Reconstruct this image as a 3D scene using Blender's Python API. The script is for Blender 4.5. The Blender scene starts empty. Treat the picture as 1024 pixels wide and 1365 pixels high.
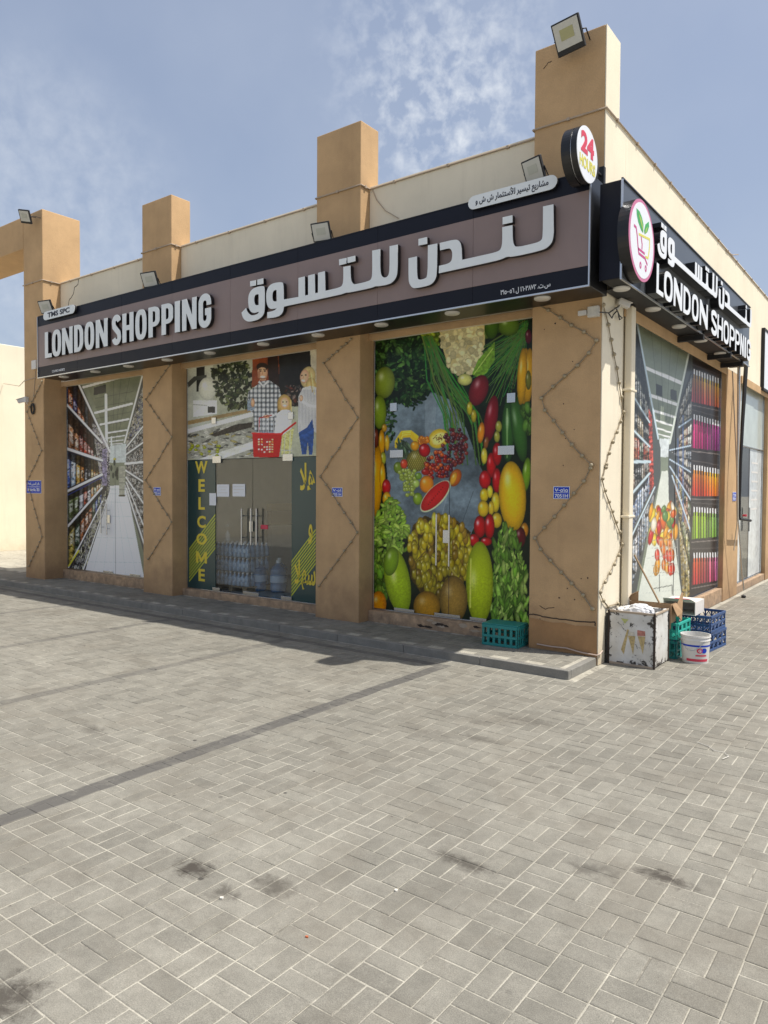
import bpy, bmesh, math, random
import numpy as np
from mathutils import Vector, Matrix
from mathutils.geometry import tessellate_polygon
R = math.radians
rng = random.Random(7)
# ------------------------------------------------------------------ camera
YAW, PITCH, ROLL, FPX = 0.6427, -0.0293, 0.0058, 978.28
CAM = np.array([2.4386, -6.552, 1.6])
_f = np.array([-math.sin(YAW)*math.cos(PITCH), math.cos(YAW)*math.cos(PITCH), math.sin(PITCH)])
_r = np.array([math.cos(YAW), math.sin(YAW), 0.0]); _u = np.cross(_r, _f)
_r, _u = _r*math.cos(ROLL)+_u*math.sin(ROLL), -_r*math.sin(ROLL)+_u*math.cos(ROLL)
sc = bpy.context.scene
cam = bpy.data.objects.new('camera', bpy.data.cameras.new('camera')); sc.collection.objects.link(cam)
cam.matrix_world = Matrix([[_r[i], _u[i], -_f[i], CAM[i]] for i in range(3)]+[[0, 0, 0, 1]])
cam.data.sensor_fit = 'HORIZONTAL'; cam.data.sensor_width = 36; cam.data.lens = 36*FPX/1024
cam.data.clip_start = .05; cam.data.clip_end = 2000
sc.camera = cam
# ------------------------------------------------------------------ sky, sun, exposure
SUN = Vector((.45, .165, 1.0)).normalized()
w = bpy.data.worlds.new('World'); sc.world = w; w.use_nodes = True
nt = w.node_tree; nt.nodes.clear()
def N(nt, t, **k):
    n = nt.nodes.new(t)
    for a, b in k.items():
        if a in n.inputs: n.inputs[a].default_value = b
        else: setattr(n, a, b)
    return n
def lk(nt, a, ao, b, bi): nt.links.new(a.outputs[ao], b.inputs[bi])
out = N(nt, 'ShaderNodeOutputWorld'); bg = N(nt, 'ShaderNodeBackground', Strength=.135)
sky = N(nt, 'ShaderNodeTexSky'); sky.sky_type = 'NISHITA'; sky.sun_disc = False
sky.sun_elevation = math.asin(SUN.z); sky.sun_rotation = math.atan2(SUN.x, SUN.y)
sky.air_density = 1.0; sky.dust_density = 3.2; sky.ozone_density = 1.6; sky.altitude = 20
def node_ramp(nt, src, so, a, b, c0=(0, 0, 0, 1), c1=(1, 1, 1, 1)):
    r = N(nt, 'ShaderNodeValToRGB'); r.color_ramp.elements[0].position = a; r.color_ramp.elements[1].position = b
    r.color_ramp.elements[0].color = c0; r.color_ramp.elements[1].color = c1
    lk(nt, src, so, r, 'Fac'); return r
def mth(nt, op, a, b=None, clamp=False):
    m = N(nt, 'ShaderNodeMath', operation=op, use_clamp=clamp)
    for i, v in enumerate((a, b)):
        if v is None: continue
        if isinstance(v, tuple): nt.links.new(v[0].outputs[v[1]], m.inputs[i])
        else: m.inputs[i].default_value = v
    return m
def dirpx(x, y):
    q = _f*FPX+_r*(x-512)+_u*(682.5-y); return q/np.linalg.norm(q)
tc = N(nt, 'ShaderNodeTexCoord')
n1 = N(nt, 'ShaderNodeTexNoise', Scale=42.0, Detail=8.0, Roughness=.58, Distortion=.15); lk(nt, tc, 'Generated', n1, 'Vector')
n2 = N(nt, 'ShaderNodeTexNoise', Scale=5.0, Detail=4.0, Roughness=.55); lk(nt, tc, 'Generated', n2, 'Vector')
cl1 = node_ramp(nt, n1, 'Fac', .42, .82)
cl2 = node_ramp(nt, n2, 'Fac', .40, .72)
def patch(px, py, cosw):
    d = dirpx(px, py); vm = N(nt, 'ShaderNodeVectorMath', operation='DOT_PRODUCT'); vm.inputs[1].default_value = tuple(d)
    nn = N(nt, 'ShaderNodeVectorMath', operation='NORMALIZE'); lk(nt, tc, 'Generated', nn, 0); lk(nt, nn, 0, vm, 0)
    mr = N(nt, 'ShaderNodeMapRange'); mr.interpolation_type = 'SMOOTHSTEP'
    mr.inputs['From Min'].default_value = cosw; mr.inputs['From Max'].default_value = 1; lk(nt, vm, 'Value', mr, 'Value'); return mr
pa = patch(590, 90, math.cos(.17)); pb = patch(40, 290, math.cos(.21)); pc = patch(600, 160, math.cos(.12))
base = mth(nt, 'MULTIPLY', (cl2, 0), .10)
m = mth(nt, 'MULTIPLY', (pa, 0), .72); m2 = mth(nt, 'MULTIPLY', (pc, 0), .5); m3 = mth(nt, 'ADD', (m, 0), (m2, 0))
m4 = mth(nt, 'MULTIPLY', (m3, 0), (cl1, 0))
soft = node_ramp(nt, n1, 'Fac', .20, .95)
m5 = mth(nt, 'MULTIPLY', (pb, 0), (soft, 0)); m6 = mth(nt, 'MULTIPLY', (m5, 0), .6)
tot = mth(nt, 'ADD', (m4, 0), (m6, 0)); tot2 = mth(nt, 'ADD', (tot, 0), (base, 0), True)
mix = N(nt, 'ShaderNodeMix', data_type='RGBA')
nt.links.new(tot2.outputs[0], mix.inputs[0])
gain = N(nt, 'ShaderNodeMix', data_type='RGBA', blend_type='MIX'); gain.inputs[0].default_value = .45
nt.links.new(sky.outputs[0], gain.inputs[6]); gain.inputs[7].default_value = (3.3, 3.75, 4.7, 1)
nt.links.new(gain.outputs[2], mix.inputs[6]); mix.inputs[7].default_value = (5.0, 5.35, 5.9, 1)
nt.links.new(mix.outputs[2], bg.inputs['Color']); lk(nt, bg, 0, out, 0)
sl = bpy.data.lights.new('sun', 'SUN'); sl.energy = 4.8; sl.angle = R(.6); sl.color = (1, .955, .88)
so = bpy.data.objects.new('sun', sl); sc.collection.objects.link(so); so.rotation_euler = SUN.to_track_quat('Z', 'Y').to_euler()
so.location = (6, -3, 12)
sc.view_settings.view_transform = 'Standard'; sc.view_settings.look = 'None'
sc.view_settings.exposure = .13; sc.view_settings.gamma = 1; sc.view_settings.use_curve_mapping = False

# ------------------------------------------------------------------ surveying helpers
def ray(x, y): return _f*FPX+_r*(x-512)+_u*(682.5-y)
def on(ax, val, x, y):
    """the point of the plane ax=val that was surveyed at photo coordinate x,y"""
    q = ray(x, y); i = 'xyz'.index(ax); return CAM+q*((val-CAM[i])/q[i])
def lin(c): return tuple((v/12.92 if v <= .04045 else ((v+.055)/1.055)**2.4) for v in [q/255 for q in c])

# ------------------------------------------------------------------ materials
M = {}
def mat(name, col, rough=.7, metal=0, spec=.5, var=0, vscale=6, bump=0, bscale=60, dirt=None, attr=None, coat=0, fine=0):
    m = bpy.data.materials.new(name); m.use_nodes = True; nt = m.node_tree; b = nt.nodes['Principled BSDF']
    b.inputs['Roughness'].default_value = rough; b.inputs['Metallic'].default_value = metal
    b.inputs['Specular IOR Level'].default_value = spec; b.inputs['Coat Weight'].default_value = coat
    b.inputs['Coat Roughness'].default_value = .08
    geo = N(nt, 'ShaderNodeNewGeometry'); src = None
    if attr:
        a = N(nt, 'ShaderNodeAttribute', attribute_name=attr); src = (a, 'Color')
    if var or dirt or fine:
        n = N(nt, 'ShaderNodeTexNoise', Scale=vscale, Detail=6.0, Roughness=.6); lk(nt, geo, 'Position', n, 'Vector')
        mr = N(nt, 'ShaderNodeMapRange'); mr.inputs['To Min'].default_value = 1-var; mr.inputs['To Max'].default_value = 1+var
        mr.inputs['From Min'].default_value = .3; mr.inputs['From Max'].default_value = .7; lk(nt, n, 'Fac', mr, 'Value')
        fac = (mr, 0)
        if fine:
            nf = N(nt, 'ShaderNodeTexNoise', Scale=bscale*1.3, Detail=3.0); lk(nt, geo, 'Position', nf, 'Vector')
            mf = N(nt, 'ShaderNodeMapRange'); mf.inputs['To Min'].default_value = 1-fine; mf.inputs['To Max'].default_value = 1+fine
            mf.inputs['From Min'].default_value = .3; mf.inputs['From Max'].default_value = .7; lk(nt, nf, 'Fac', mf, 'Value')
            fac = (mth(nt, 'MULTIPLY', (mr, 0), (mf, 0)), 0)
        mx = N(nt, 'ShaderNodeVectorMath', operation='MULTIPLY')
        if src: nt.links.new(src[0].outputs[src[1]], mx.inputs[0])
        else: mx.inputs[0].default_value = col[:3]
        nt.links.new(fac[0].outputs[0], mx.inputs[1]); src = (mx, 0)
    if dirt:
        # dirt: (z0, z1, colour, amount) grime that rises from the ground in uneven tide marks
        z0, z1, dc, amt = dirt
        sp = N(nt, 'ShaderNodeSeparateXYZ'); lk(nt, geo, 'Position', sp, 0)
        nn = N(nt, 'ShaderNodeTexNoise', Scale=3.5, Detail=7.0, Roughness=.68); lk(nt, geo, 'Position', nn, 'Vector')
        a = mth(nt, 'MULTIPLY', (nn, 'Fac'), (z1-z0)*2.2); zz = mth(nt, 'ADD', ('',) and (sp, 'Z'), (a, 0))
        mr = N(nt, 'ShaderNodeMapRange', clamp=True); mr.inputs['From Min'].default_value = z1+(z1-z0)*1.1; mr.inputs['From Max'].default_value = z0+(z1-z0)*1.0
        mr.inputs['To Min'].default_value = 0; mr.inputs['To Max'].default_value = amt; lk(nt, zz, 0, mr, 'Value')
        mi = N(nt, 'ShaderNodeMix', data_type='RGBA'); nt.links.new(mr.outputs[0], mi.inputs[0])
        nt.links.new(src[0].outputs[src[1]], mi.inputs[6]); mi.inputs[7].default_value = (*dc, 1); src = (mi, 2)
        # streaks and patchy repaint
        ns = N(nt, 'ShaderNodeTexNoise', Scale=1.0, Detail=5.0, Roughness=.7); mp = N(nt, 'ShaderNodeMapping'); mp.inputs['Scale'].default_value = (7, 7, .7)
        lk(nt, geo, 'Position', mp, 0); lk(nt, mp, 0, ns, 'Vector')
        rs = node_ramp(nt, ns, 'Fac', .52, .78); ms = mth(nt, 'MULTIPLY', (rs, 0), .13)
        mi2 = N(nt, 'ShaderNodeMix', data_type='RGBA'); nt.links.new(ms.outputs[0], mi2.inputs[0])
        nt.links.new(src[0].outputs[src[1]], mi2.inputs[6]); mi2.inputs[7].default_value = (*[v*.72 for v in dc], 1); src = (mi2, 2)
    if src: nt.links.new(src[0].outputs[src[1]], b.inputs['Base Color'])
    else: b.inputs['Base Color'].default_value = (*col[:3], 1)
    if bump:
        n = N(nt, 'ShaderNodeTexNoise', Scale=bscale, Detail=4.0); lk(nt, geo, 'Position', n, 'Vector')
        bp = N(nt, 'ShaderNodeBump', Strength=bump, Distance=.01); lk(nt, n, 'Fac', bp, 'Height'); lk(nt, bp, 0, b, 'Normal')
    M[name] = m; return m
mat('tan_paint', (.525, .345, .182), .85, var=.13, vscale=2.2, fine=.05, bump=.4, bscale=90, dirt=(.05, .62, (.27, .165, .095), .75), spec=.3)
mat('cream_paint', (.80, .72, .56), .85, var=.06, vscale=1.2, bump=.2, bscale=90, dirt=(.0, .4, (.42, .33, .22), .6), spec=.3)
mat('far_cream', (.84, .77, .60), .9, var=.06, vscale=.7, bump=.1, dirt=(-.05, .35, (.5, .42, .3), .5))
mat('sill_stone', (.40, .27, .165), .8, var=.35, vscale=14, bump=.5, bscale=50, dirt=(.0, .18, (.2, .15, .11), .6))
mat('conduit', (.42, .33, .24), .6, var=.1)
mat('navy', (.009, .010, .018), .42, spec=.22, var=.06)
mat('brown_panel', (.25, .182, .165), .42, var=.05, vscale=3)
mat('charcoal_panel', (.075, .082, .092), .3, var=.05, vscale=3)
mat('black', (.01, .01, .011), .35)
mat('matte_black', (.012, .012, .013), .6)
mat('letter_face', (.76, .79, .79), .35, var=.03)
mat('letter_white', (.78, .80, .82), .35, var=.02)
mat('silver', (.62, .63, .65), .32, metal=.9)
mat('steel', (.55, .56, .57), .25, metal=1)
mat('white_plastic', (.66, .64, .60), .4, var=.04)
mat('dirty_white', (.62, .59, .52), .55, var=.15, vscale=20)
mat('lamp_glass', (.50, .50, .46), .12, var=.04, coat=.5)
mat('led_pale', (.42, .43, .38), .2, coat=.3)
mat('led_yellow', (.36, .35, .17), .2, coat=.3)
mat('blue_sign', (.010, .050, .46), .5, spec=.25, var=.08, vscale=30)
mat('ink', (.012, .014, .03), .5)
mat('white_print', (.75, .77, .8), .45)
mat('red_print', (.62, .05, .09), .45)
mat('yellow_print', (.68, .62, .10), .45)
mat('pink_print', (.56, .17, .30), .45)
mat('magenta_print', (.52, .06, .22), .45)
mat('green_print', (.05, .36, .09), .45)
mat('lime_print', (.33, .48, .08), .45)
mat('panel_green', (.011, .052, .055), .3, coat=.3)
mat('stripe_yellow', (.52, .56, .04), .4)
mat('letter_yellow', (.74, .58, .05), .4)
mat('rope', (.27, .215, .14), .6, var=.2, vscale=40)
mat('bead', (.33, .27, .17), .35, var=.2, vscale=40)
mat('crack', (.045, .032, .024), .9)
mat('teal_plastic', (.018, .23, .215), .42, var=.08, vscale=20)
mat('turquoise_plastic', (.03, .40, .32), .42, var=.1, vscale=20)
mat('blue_plastic', (.028, .075, .20), .42, var=.12, vscale=20)
mat('cardboard', (.34, .215, .115), .85, var=.12, vscale=12)
mat('carton_white', (.72, .68, .63), .6, var=.06, vscale=14)
mat('bag', (.70, .70, .70), .35, var=.08, vscale=30, bump=.5, bscale=70)
mat('concrete', (.22, .21, .185), .9, var=.14, vscale=9, bump=.4, bscale=120, fine=.12)
mat('wall_grey', (.66, .64, .60), .8, var=.05)
mat('tile_floor', (.38, .37, .35), .3, var=.06)
mat('counter_dark', (.05, .043, .037), .4)
mat('counter_tan', (.60, .46, .30), .6)
mat('shrink_wrap', (.24, .35, .50), .12, spec=.7, var=.25, vscale=45, coat=.6)
mat('bottle_blue', (.05, .17, .34), .1, coat=.6, var=.2, vscale=12)
mat('bottle_label', (.45, .55, .68), .4)
mat('wood', (.30, .21, .12), .8, var=.2, vscale=18)
mat('hose_pale', (.46, .35, .28), .5)
mat('orange_scrap', (.50, .13, .05), .6)
mat('rubber', (.02, .02, .02), .6)
mat('film', (1, 1, 1), .30, attr='Col', coat=.10, spec=.22)
mat('frost', (.52, .58, .54), .35, var=.12, vscale=3, coat=.6)
mat('frost_print', (.62, .66, .66), .35, var=.25, vscale=9, coat=.5)
mat('roof', (.45, .42, .36), .9, var=.1)
def glass(name, tint, f0=.09):
    m = bpy.data.materials.new(name); m.use_nodes = True; nt = m.node_tree; nt.nodes.clear()
    o = N(nt, 'ShaderNodeOutputMaterial'); mx = N(nt, 'ShaderNodeMixShader'); t = N(nt, 'ShaderNodeBsdfTransparent'); t.inputs[0].default_value = (*tint, 1)
    g = N(nt, 'ShaderNodeBsdfGlossy', Roughness=.02); fr = N(nt, 'ShaderNodeFresnel', IOR=1.55)
    geo = N(nt, 'ShaderNodeNewGeometry')
    bf = mth(nt, 'SUBTRACT', 1.0, (geo, 'Backfacing')); a0 = mth(nt, 'MULTIPLY', (fr, 0), (bf, 0)); a = mth(nt, 'ADD', (a0, 0), f0, True); nt.links.new(a.outputs[0], mx.inputs[0]); lk(nt, t, 0, mx, 1); lk(nt, g, 0, mx, 2); lk(nt, mx, 0, o, 0)
    M[name] = m
glass('glass', (.90, .93, .93), .035)
# chipped white paint over rusty black steel
def chipped(nm='chipped_paint', ax='X'):
    m = mat(nm, (.66, .65, .62), .55); nt = m.node_tree; b = nt.nodes['Principled BSDF']
    tcn = N(nt, 'ShaderNodeTexCoord')
    n = N(nt, 'ShaderNodeTexNoise', Scale=11.0, Detail=8.0, Roughness=.75, Distortion=1.1); lk(nt, tcn, 'Object', n, 'Vector')
    sp = N(nt, 'ShaderNodeSeparateXYZ'); lk(nt, tcn, 'Generated', sp, 0)
    def edge(ax):
        a = mth(nt, 'SUBTRACT', (sp, ax), .5); b2 = mth(nt, 'ABSOLUTE', (a, 0)); c = mth(nt, 'SUBTRACT', (b2, 0), .42); return mth(nt, 'MULTIPLY', (c, 0), 1.1)
    e = mth(nt, 'MAXIMUM', (edge(ax), 0), (edge('Z'), 0)); e2 = mth(nt, 'MAXIMUM', (e, 0), -.03); s = mth(nt, 'ADD', (n, 'Fac'), (e2, 0))
    r = node_ramp(nt, s, 0, .565, .585)
    n3 = N(nt, 'ShaderNodeTexNoise', Scale=5.0, Detail=6.0); lk(nt, tcn, 'Object', n3, 'Vector')
    r3 = node_ramp(nt, n3, 'Fac', .35, .75, (.70, .69, .66, 1), (.50, .47, .41, 1))
    mi = N(nt, 'ShaderNodeMix', data_type='RGBA'); nt.links.new(r.outputs[0], mi.inputs[0]); nt.links.new(r3.outputs[0], mi.inputs[6])
    mi.inputs[7].default_value = (.05, .042, .036, 1); nt.links.new(mi.outputs[2], b.inputs['Base Color'])
    bp = N(nt, 'ShaderNodeBump', Strength=.6, Distance=.003, invert=True); lk(nt, r, 0, bp, 'Height'); lk(nt, bp, 0, b, 'Normal')
chipped(); chipped('chipped_paint_side', 'Y')
# paving: tinted blocks, worn dark parking lines, oil stains, gum
def paving(name, use_attr, colr):
    m = bpy.data.materials.new(name); m.use_nodes = True; nt = m.node_tree; b = nt.nodes['Principled BSDF']; b.inputs['Roughness'].default_value = .88
    b.inputs['Specular IOR Level'].default_value = .3
    geo = N(nt, 'ShaderNodeNewGeometry'); sp = N(nt, 'ShaderNodeSeparateXYZ'); lk(nt, geo, 'Position', sp, 0)
    def noise(s, d=5., r=.6, dist=0.):
        n = N(nt, 'ShaderNodeTexNoise', Scale=s, Detail=d, Roughness=r, Distortion=dist); lk(nt, geo, 'Position', n, 'Vector'); return n
    def rangemap(src, so, a, b_, c, d):
        mr = N(nt, 'ShaderNodeMapRange'); lk(nt, src, so, mr, 'Value')
        for k, v in zip(('From Min', 'From Max', 'To Min', 'To Max'), (a, b_, c, d)): mr.inputs[k].default_value = v
        return mr
    a1 = rangemap(noise(.8, 6, .65), 'Fac', .3, .7, .84, 1.13)
    a2 = rangemap(noise(9, 8, .8), 'Fac', .3, .7, .76, 1.18)
    a3 = rangemap(noise(240, 3, .7), 'Fac', .3, .7, .70, 1.30)
    f = mth(nt, 'MULTIPLY', (a1, 0), (a2, 0)); f = mth(nt, 'MULTIPLY', (f, 0), (a3, 0))
    mx = N(nt, 'ShaderNodeVectorMath', operation='MULTIPLY'); nt.links.new(f.outputs[0], mx.inputs[1])
    if use_attr:
        at = N(nt, 'ShaderNodeAttribute', attribute_name='tint'); lk(nt, at, 'Color', mx, 0)
    else: mx.inputs[0].default_value = colr
    cur = (mx, 0)
    def mixto(mask, col):
        nonlocal cur
        mi = N(nt, 'ShaderNodeMix', data_type='RGBA'); nt.links.new(mask.outputs[0], mi.inputs[0])
        nt.links.new(cur[0].outputs[cur[1]], mi.inputs[6]); mi.inputs[7].default_value = (*col, 1); cur = (mi, 2)
    # broad yellowed patches
    r = node_ramp(nt, noise(1.7, 7, .7, .6), 'Fac', .46, .70); mixto(mth(nt, 'MULTIPLY', (r, 0), .42), (.15, .13, .10))
    if name == 'joint_sand':
        r = node_ramp(nt, noise(2.6, 7, .8), 'Fac', .53, .63); mixto(mth(nt, 'MULTIPLY', (r, 0), .7), (.11, .10, .085))
    if name != 'platform_pavers':
        # worn dark parking lines
        wob = rangemap(noise(3, 3), 'Fac', 0, 1, -.02, .02); xx = mth(nt, 'ADD', (sp, 'X'), (wob, 0)); tot = None
        for xc in (-1.125, -3.08, -5.05, -7.08, -9.1):
            d = mth(nt, 'SUBTRACT', (xx, 0), xc); d = mth(nt, 'ABSOLUTE', (d, 0)); q = rangemap(d, 0, .056, .066, 1 if xc > -2 else .55, 0)
            tot = q if tot is None else mth(nt, 'MAXIMUM', (tot, 0), (q, 0))
        yl = rangemap(sp, 'Y', -.945, -.935, 1, 0); tot = mth(nt, 'MULTIPLY', (tot, 0), (yl, 0))
        d = mth(nt, 'SUBTRACT', (sp, 'Y'), -.885); d = mth(nt, 'ABSOLUTE', (d, 0)); q = rangemap(d, 0, .045, .052, .8, 0); xl = rangemap(sp, 'X', -1.065, -1.055, 1, 0)
        q = mth(nt, 'MULTIPLY', (q, 0), (xl, 0)); tot = mth(nt, 'MAXIMUM', (tot, 0), (q, 0))
        wn = rangemap(noise(6, 6, .75), 'Fac', .28, .5, .25, .86); mixto(mth(nt, 'MULTIPLY', (tot, 0), (wn, 0)), (.095, .09, .083))
        # stains, each where it lies on the forecourt: x, y, rx, ry, strength
        big = noise(16, 6, .75, .5)
        for px, py, rx, ry, s in ((258, 1158, .085, .06, .8), (297, 1190, .06, .05, .5), (618, 1150, .13, .045, .6), (885, 1170, .10, .05, .75), (785, 1160, .1, .06, .45),
                                  (0, 1335, .10, .12, .7), (365, 1180, .10, .06, .5), (735, 1022, .04, .03, .3), (640, 985, .12, .06, .35), (935, 900, .1, .04, .3),
                                  (120, 972, .12, .06, .4), (570, 980, .2, .1, .22), (860, 960, .25, .15, .2), (640, 960, .3, .12, .2), (480, 1300, .15, .1, .15), (130, 1010, .16, .1, .25), (700, 960, .2, .1, .3)):
            c = on('z', 0, px, py)
            v = N(nt, 'ShaderNodeVectorMath', operation='SUBTRACT'); lk(nt, geo, 'Position', v, 0); v.inputs[1].default_value = (c[0], c[1], 0)
            v2 = N(nt, 'ShaderNodeVectorMath', operation='MULTIPLY'); lk(nt, v, 0, v2, 0); v2.inputs[1].default_value = (.72/rx, .72/ry, 0)
            L = N(nt, 'ShaderNodeVectorMath', operation='LENGTH'); lk(nt, v2, 0, L, 0)
            dd = mth(nt, 'MULTIPLY', (big, 'Fac'), 2.6); ss = mth(nt, 'ADD', (L, 'Value'), (dd, 0)); q = rangemap(ss, 0, 1.55, 2.25, min(.9, s*1.15), 0)
            mixto(q, (.05, .042, .034))
        vo = N(nt, 'ShaderNodeTexVoronoi', Scale=3.1); vo.inputs['Randomness'].default_value = 1; lk(nt, geo, 'Position', vo, 'Vector')
        q = rangemap(vo, 'Distance', .030, .050, .85, 0); sel = node_ramp(nt, noise(.9, 2), 'Fac', .44, .50); q = mth(nt, 'MULTIPLY', (q, 0), (sel, 0)); mixto(q, (.05, .045, .04))
        vo = N(nt, 'ShaderNodeTexVoronoi', Scale=7.3); lk(nt, geo, 'Position', vo, 'Vector')
        q = rangemap(vo, 'Distance', .03, .055, .7, 0); sel = node_ramp(nt, noise(1.6, 2), 'Fac', .50, .56); q = mth(nt, 'MULTIPLY', (q, 0), (sel, 0)); mixto(q, (.07, .06, .05))
    nt.links.new(cur[0].outputs[cur[1]], b.inputs['Base Color'])
    bp = N(nt, 'ShaderNodeBump', Strength=.5, Distance=.003); lk(nt, noise(260, 3), 'Fac', bp, 'Height'); lk(nt, bp, 0, b, 'Normal')
    M[name] = m
paving('ground_pavers', True, None); paving('platform_pavers', True, None); paving('joint_sand', False, (.43, .405, .335))

# ------------------------------------------------------------------ object helpers
def link(o): sc.collection.objects.link(o); return o
def thing(name, label, cat, loc=(0, 0, 0), group=None):
    o = link(bpy.data.objects.new(name, None)); o.location = loc; o.empty_display_size = .2
    o['label'] = label; o['category'] = cat
    if group: o['group'] = group
    return o
def tag(o, label, cat, group=None):
    o['label'] = label; o['category'] = cat
    if group: o['group'] = group
    return o
class G:
    """collects shapes of one mesh"""
    def __init__(s): s.v = []; s.f = []; s.m = []; s.mi = 0
    def add(s, v, f):
        n = len(s.v); s.v += [tuple(map(float, p)) for p in v]; s.f += [tuple(i+n for i in q) for q in f]; s.m += [s.mi]*len(f); return s
    def box(s, x0, x1, y0, y1, z0, z1, T=None):
        v = [(x, y, z) for x in (x0, x1) for y in (y0, y1) for z in (z0, z1)]
        if T: v = [T(p) for p in v]
        return s.add(v, [(0, 1, 3, 2), (4, 6, 7, 5), (0, 4, 5, 1), (2, 3, 7, 6), (0, 2, 6, 4), (1, 5, 7, 3)])
    def tube(s, pts, r, n=8, cap=True):
        P = [Vector(p) for p in pts]; rs = r if isinstance(r, (list, tuple)) else [r]*len(P); V = []; F = []
        t0 = (P[1]-P[0]).normalized(); up = Vector((0, 0, 1)) if abs(t0.z) < .9 else Vector((1, 0, 0)); a = t0.cross(up).normalized()
        for i, p in enumerate(P):
            t = ((P[min(i+1, len(P)-1)]-P[i]).normalized()+(P[i]-P[max(i-1, 0)]).normalized())
            t = t.normalized() if t.length > 1e-6 else t0
            a = (a-t*a.dot(t)); a = a.normalized() if a.length > 1e-6 else t.orthogonal().normalized(); b = t.cross(a)
            V += [p+(a*math.cos(k*2*math.pi/n)+b*math.sin(k*2*math.pi/n))*rs[i] for k in range(n)]
        for i in range(len(P)-1):
            for k in range(n): F.append((i*n+k, i*n+(k+1) % n, (i+1)*n+(k+1) % n, (i+1)*n+k))
        if cap: F += [tuple(range(n))[::-1], tuple(range((len(P)-1)*n, len(P)*n))]
        return s.add(V, F)
    def lathe(s, prof, c, n=24, T=None):
        V = []; F = []
        for r, z in prof: V += [(c[0]+r*math.cos(k*2*math.pi/n), c[1]+r*math.sin(k*2*math.pi/n), c[2]+z) for k in range(n)]
        for i in range(len(prof)-1):
            for k in range(n): F.append((i*n+k, i*n+(k+1) % n, (i+1)*n+(k+1) % n, (i+1)*n+k))
        if T: V = [T(p) for p in V]
        return s.add(V, F)
    def prism(s, loops, P, n0, n1):
        """outline with holes in (u,v) pushed from depth n0 to n1 through the mapping P(u,v,n)"""
        L = [[Vector((a, b, 0)) for a, b in lp] for lp in loops]; flat = [p for lp in L for p in lp]
        tri = tessellate_polygon(L); k = len(flat)
        V = [P(p.x, p.y, n1) for p in flat]+[P(p.x, p.y, n0) for p in flat]
        F = [tuple(t) for t in tri]+[tuple(i+k for i in t)[::-1] for t in tri]; o = 0
        for lp in L:
            m = len(lp)
            for i in range(m): F.append((o+i, o+(i+1) % m, k+o+(i+1) % m, k+o+i))
            o += m
        return s.add(V, F)
    def mesh(s, name, mats):
        me = bpy.data.meshes.new(name); me.from_pydata(s.v, [], s.f)
        for q in (mats if isinstance(mats, (list, tuple)) else [mats]): me.materials.append(M[q] if isinstance(q, str) else q)
        me.polygons.foreach_set('material_index', s.m); bm = bmesh.new(); bm.from_mesh(me)
        bmesh.ops.recalc_face_normals(bm, faces=bm.faces); bm.to_mesh(me); bm.free(); return me
    def obj(s, name, mats, parent=None, bevel=0, smooth=False, seg=2, kind=None):
        """vertices are given in world coordinates; things with a parent are shifted to its origin"""
        me = s.mesh(name, mats); o = link(bpy.data.objects.new(name, me))
        off = Vector((0, 0, 0)); p = parent
        while p: off += p.location; p = p.parent
        if off.length: me.transform(Matrix.Translation(-off))
        if parent: o.parent = parent
        else:
            if len(s.v):
                lo = np.array(s.v).min(0); hi = np.array(s.v).max(0); c = Vector(((lo[0]+hi[0])/2, (lo[1]+hi[1])/2, lo[2]))
                me.transform(Matrix.Translation(-c)); o.location = c
        if bevel:
            b = o.modifiers.new('bevel', 'BEVEL'); b.width = bevel; b.segments = seg; b.limit_method = 'ANGLE'
        if smooth:
            me.polygons.foreach_set('use_smooth', [True]*len(me.polygons))
            if hasattr(me, 'set_sharp_from_angle'): me.set_sharp_from_angle(angle=R(40))
        if kind: o['kind'] = kind
        return o
def boxo(name, b, m, parent=None, bevel=.004, T=None): return G().box(*b, T=T).obj(name, m, parent, bevel)
def dup(root, loc):
    r = root.copy(); link(r); r.location = loc
    for ch in root.children:
        c = ch.copy(); link(c); c.parent = r
        for g2 in ch.children: d = g2.copy(); link(d); d.parent = c
    return r
def PA(y): return lambda u, v, n: (u, y-n, v)      # facade on the long side, outward is -y
def PB(x): return lambda u, v, n: (x+n, u, v)      # facade on the short side, outward is +x
def text_loops(body, bold=0.0, space=1.0):
    c = bpy.data.curves.new('t', 'FONT'); c.body = body; c.offset = bold; c.space_character = space; c.resolution_u = 3
    o = bpy.data.objects.new('t', c); link(o); dg = bpy.context.evaluated_depsgraph_get(); dg.update()
    me = bpy.data.meshes.new_from_object(o.evaluated_get(dg)); V = [(v.co.x, v.co.y) for v in me.vertices]; F = [tuple(p.vertices) for p in me.polygons]
    bpy.data.objects.remove(o); bpy.data.curves.remove(c); bpy.data.meshes.remove(me); return V, F
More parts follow.
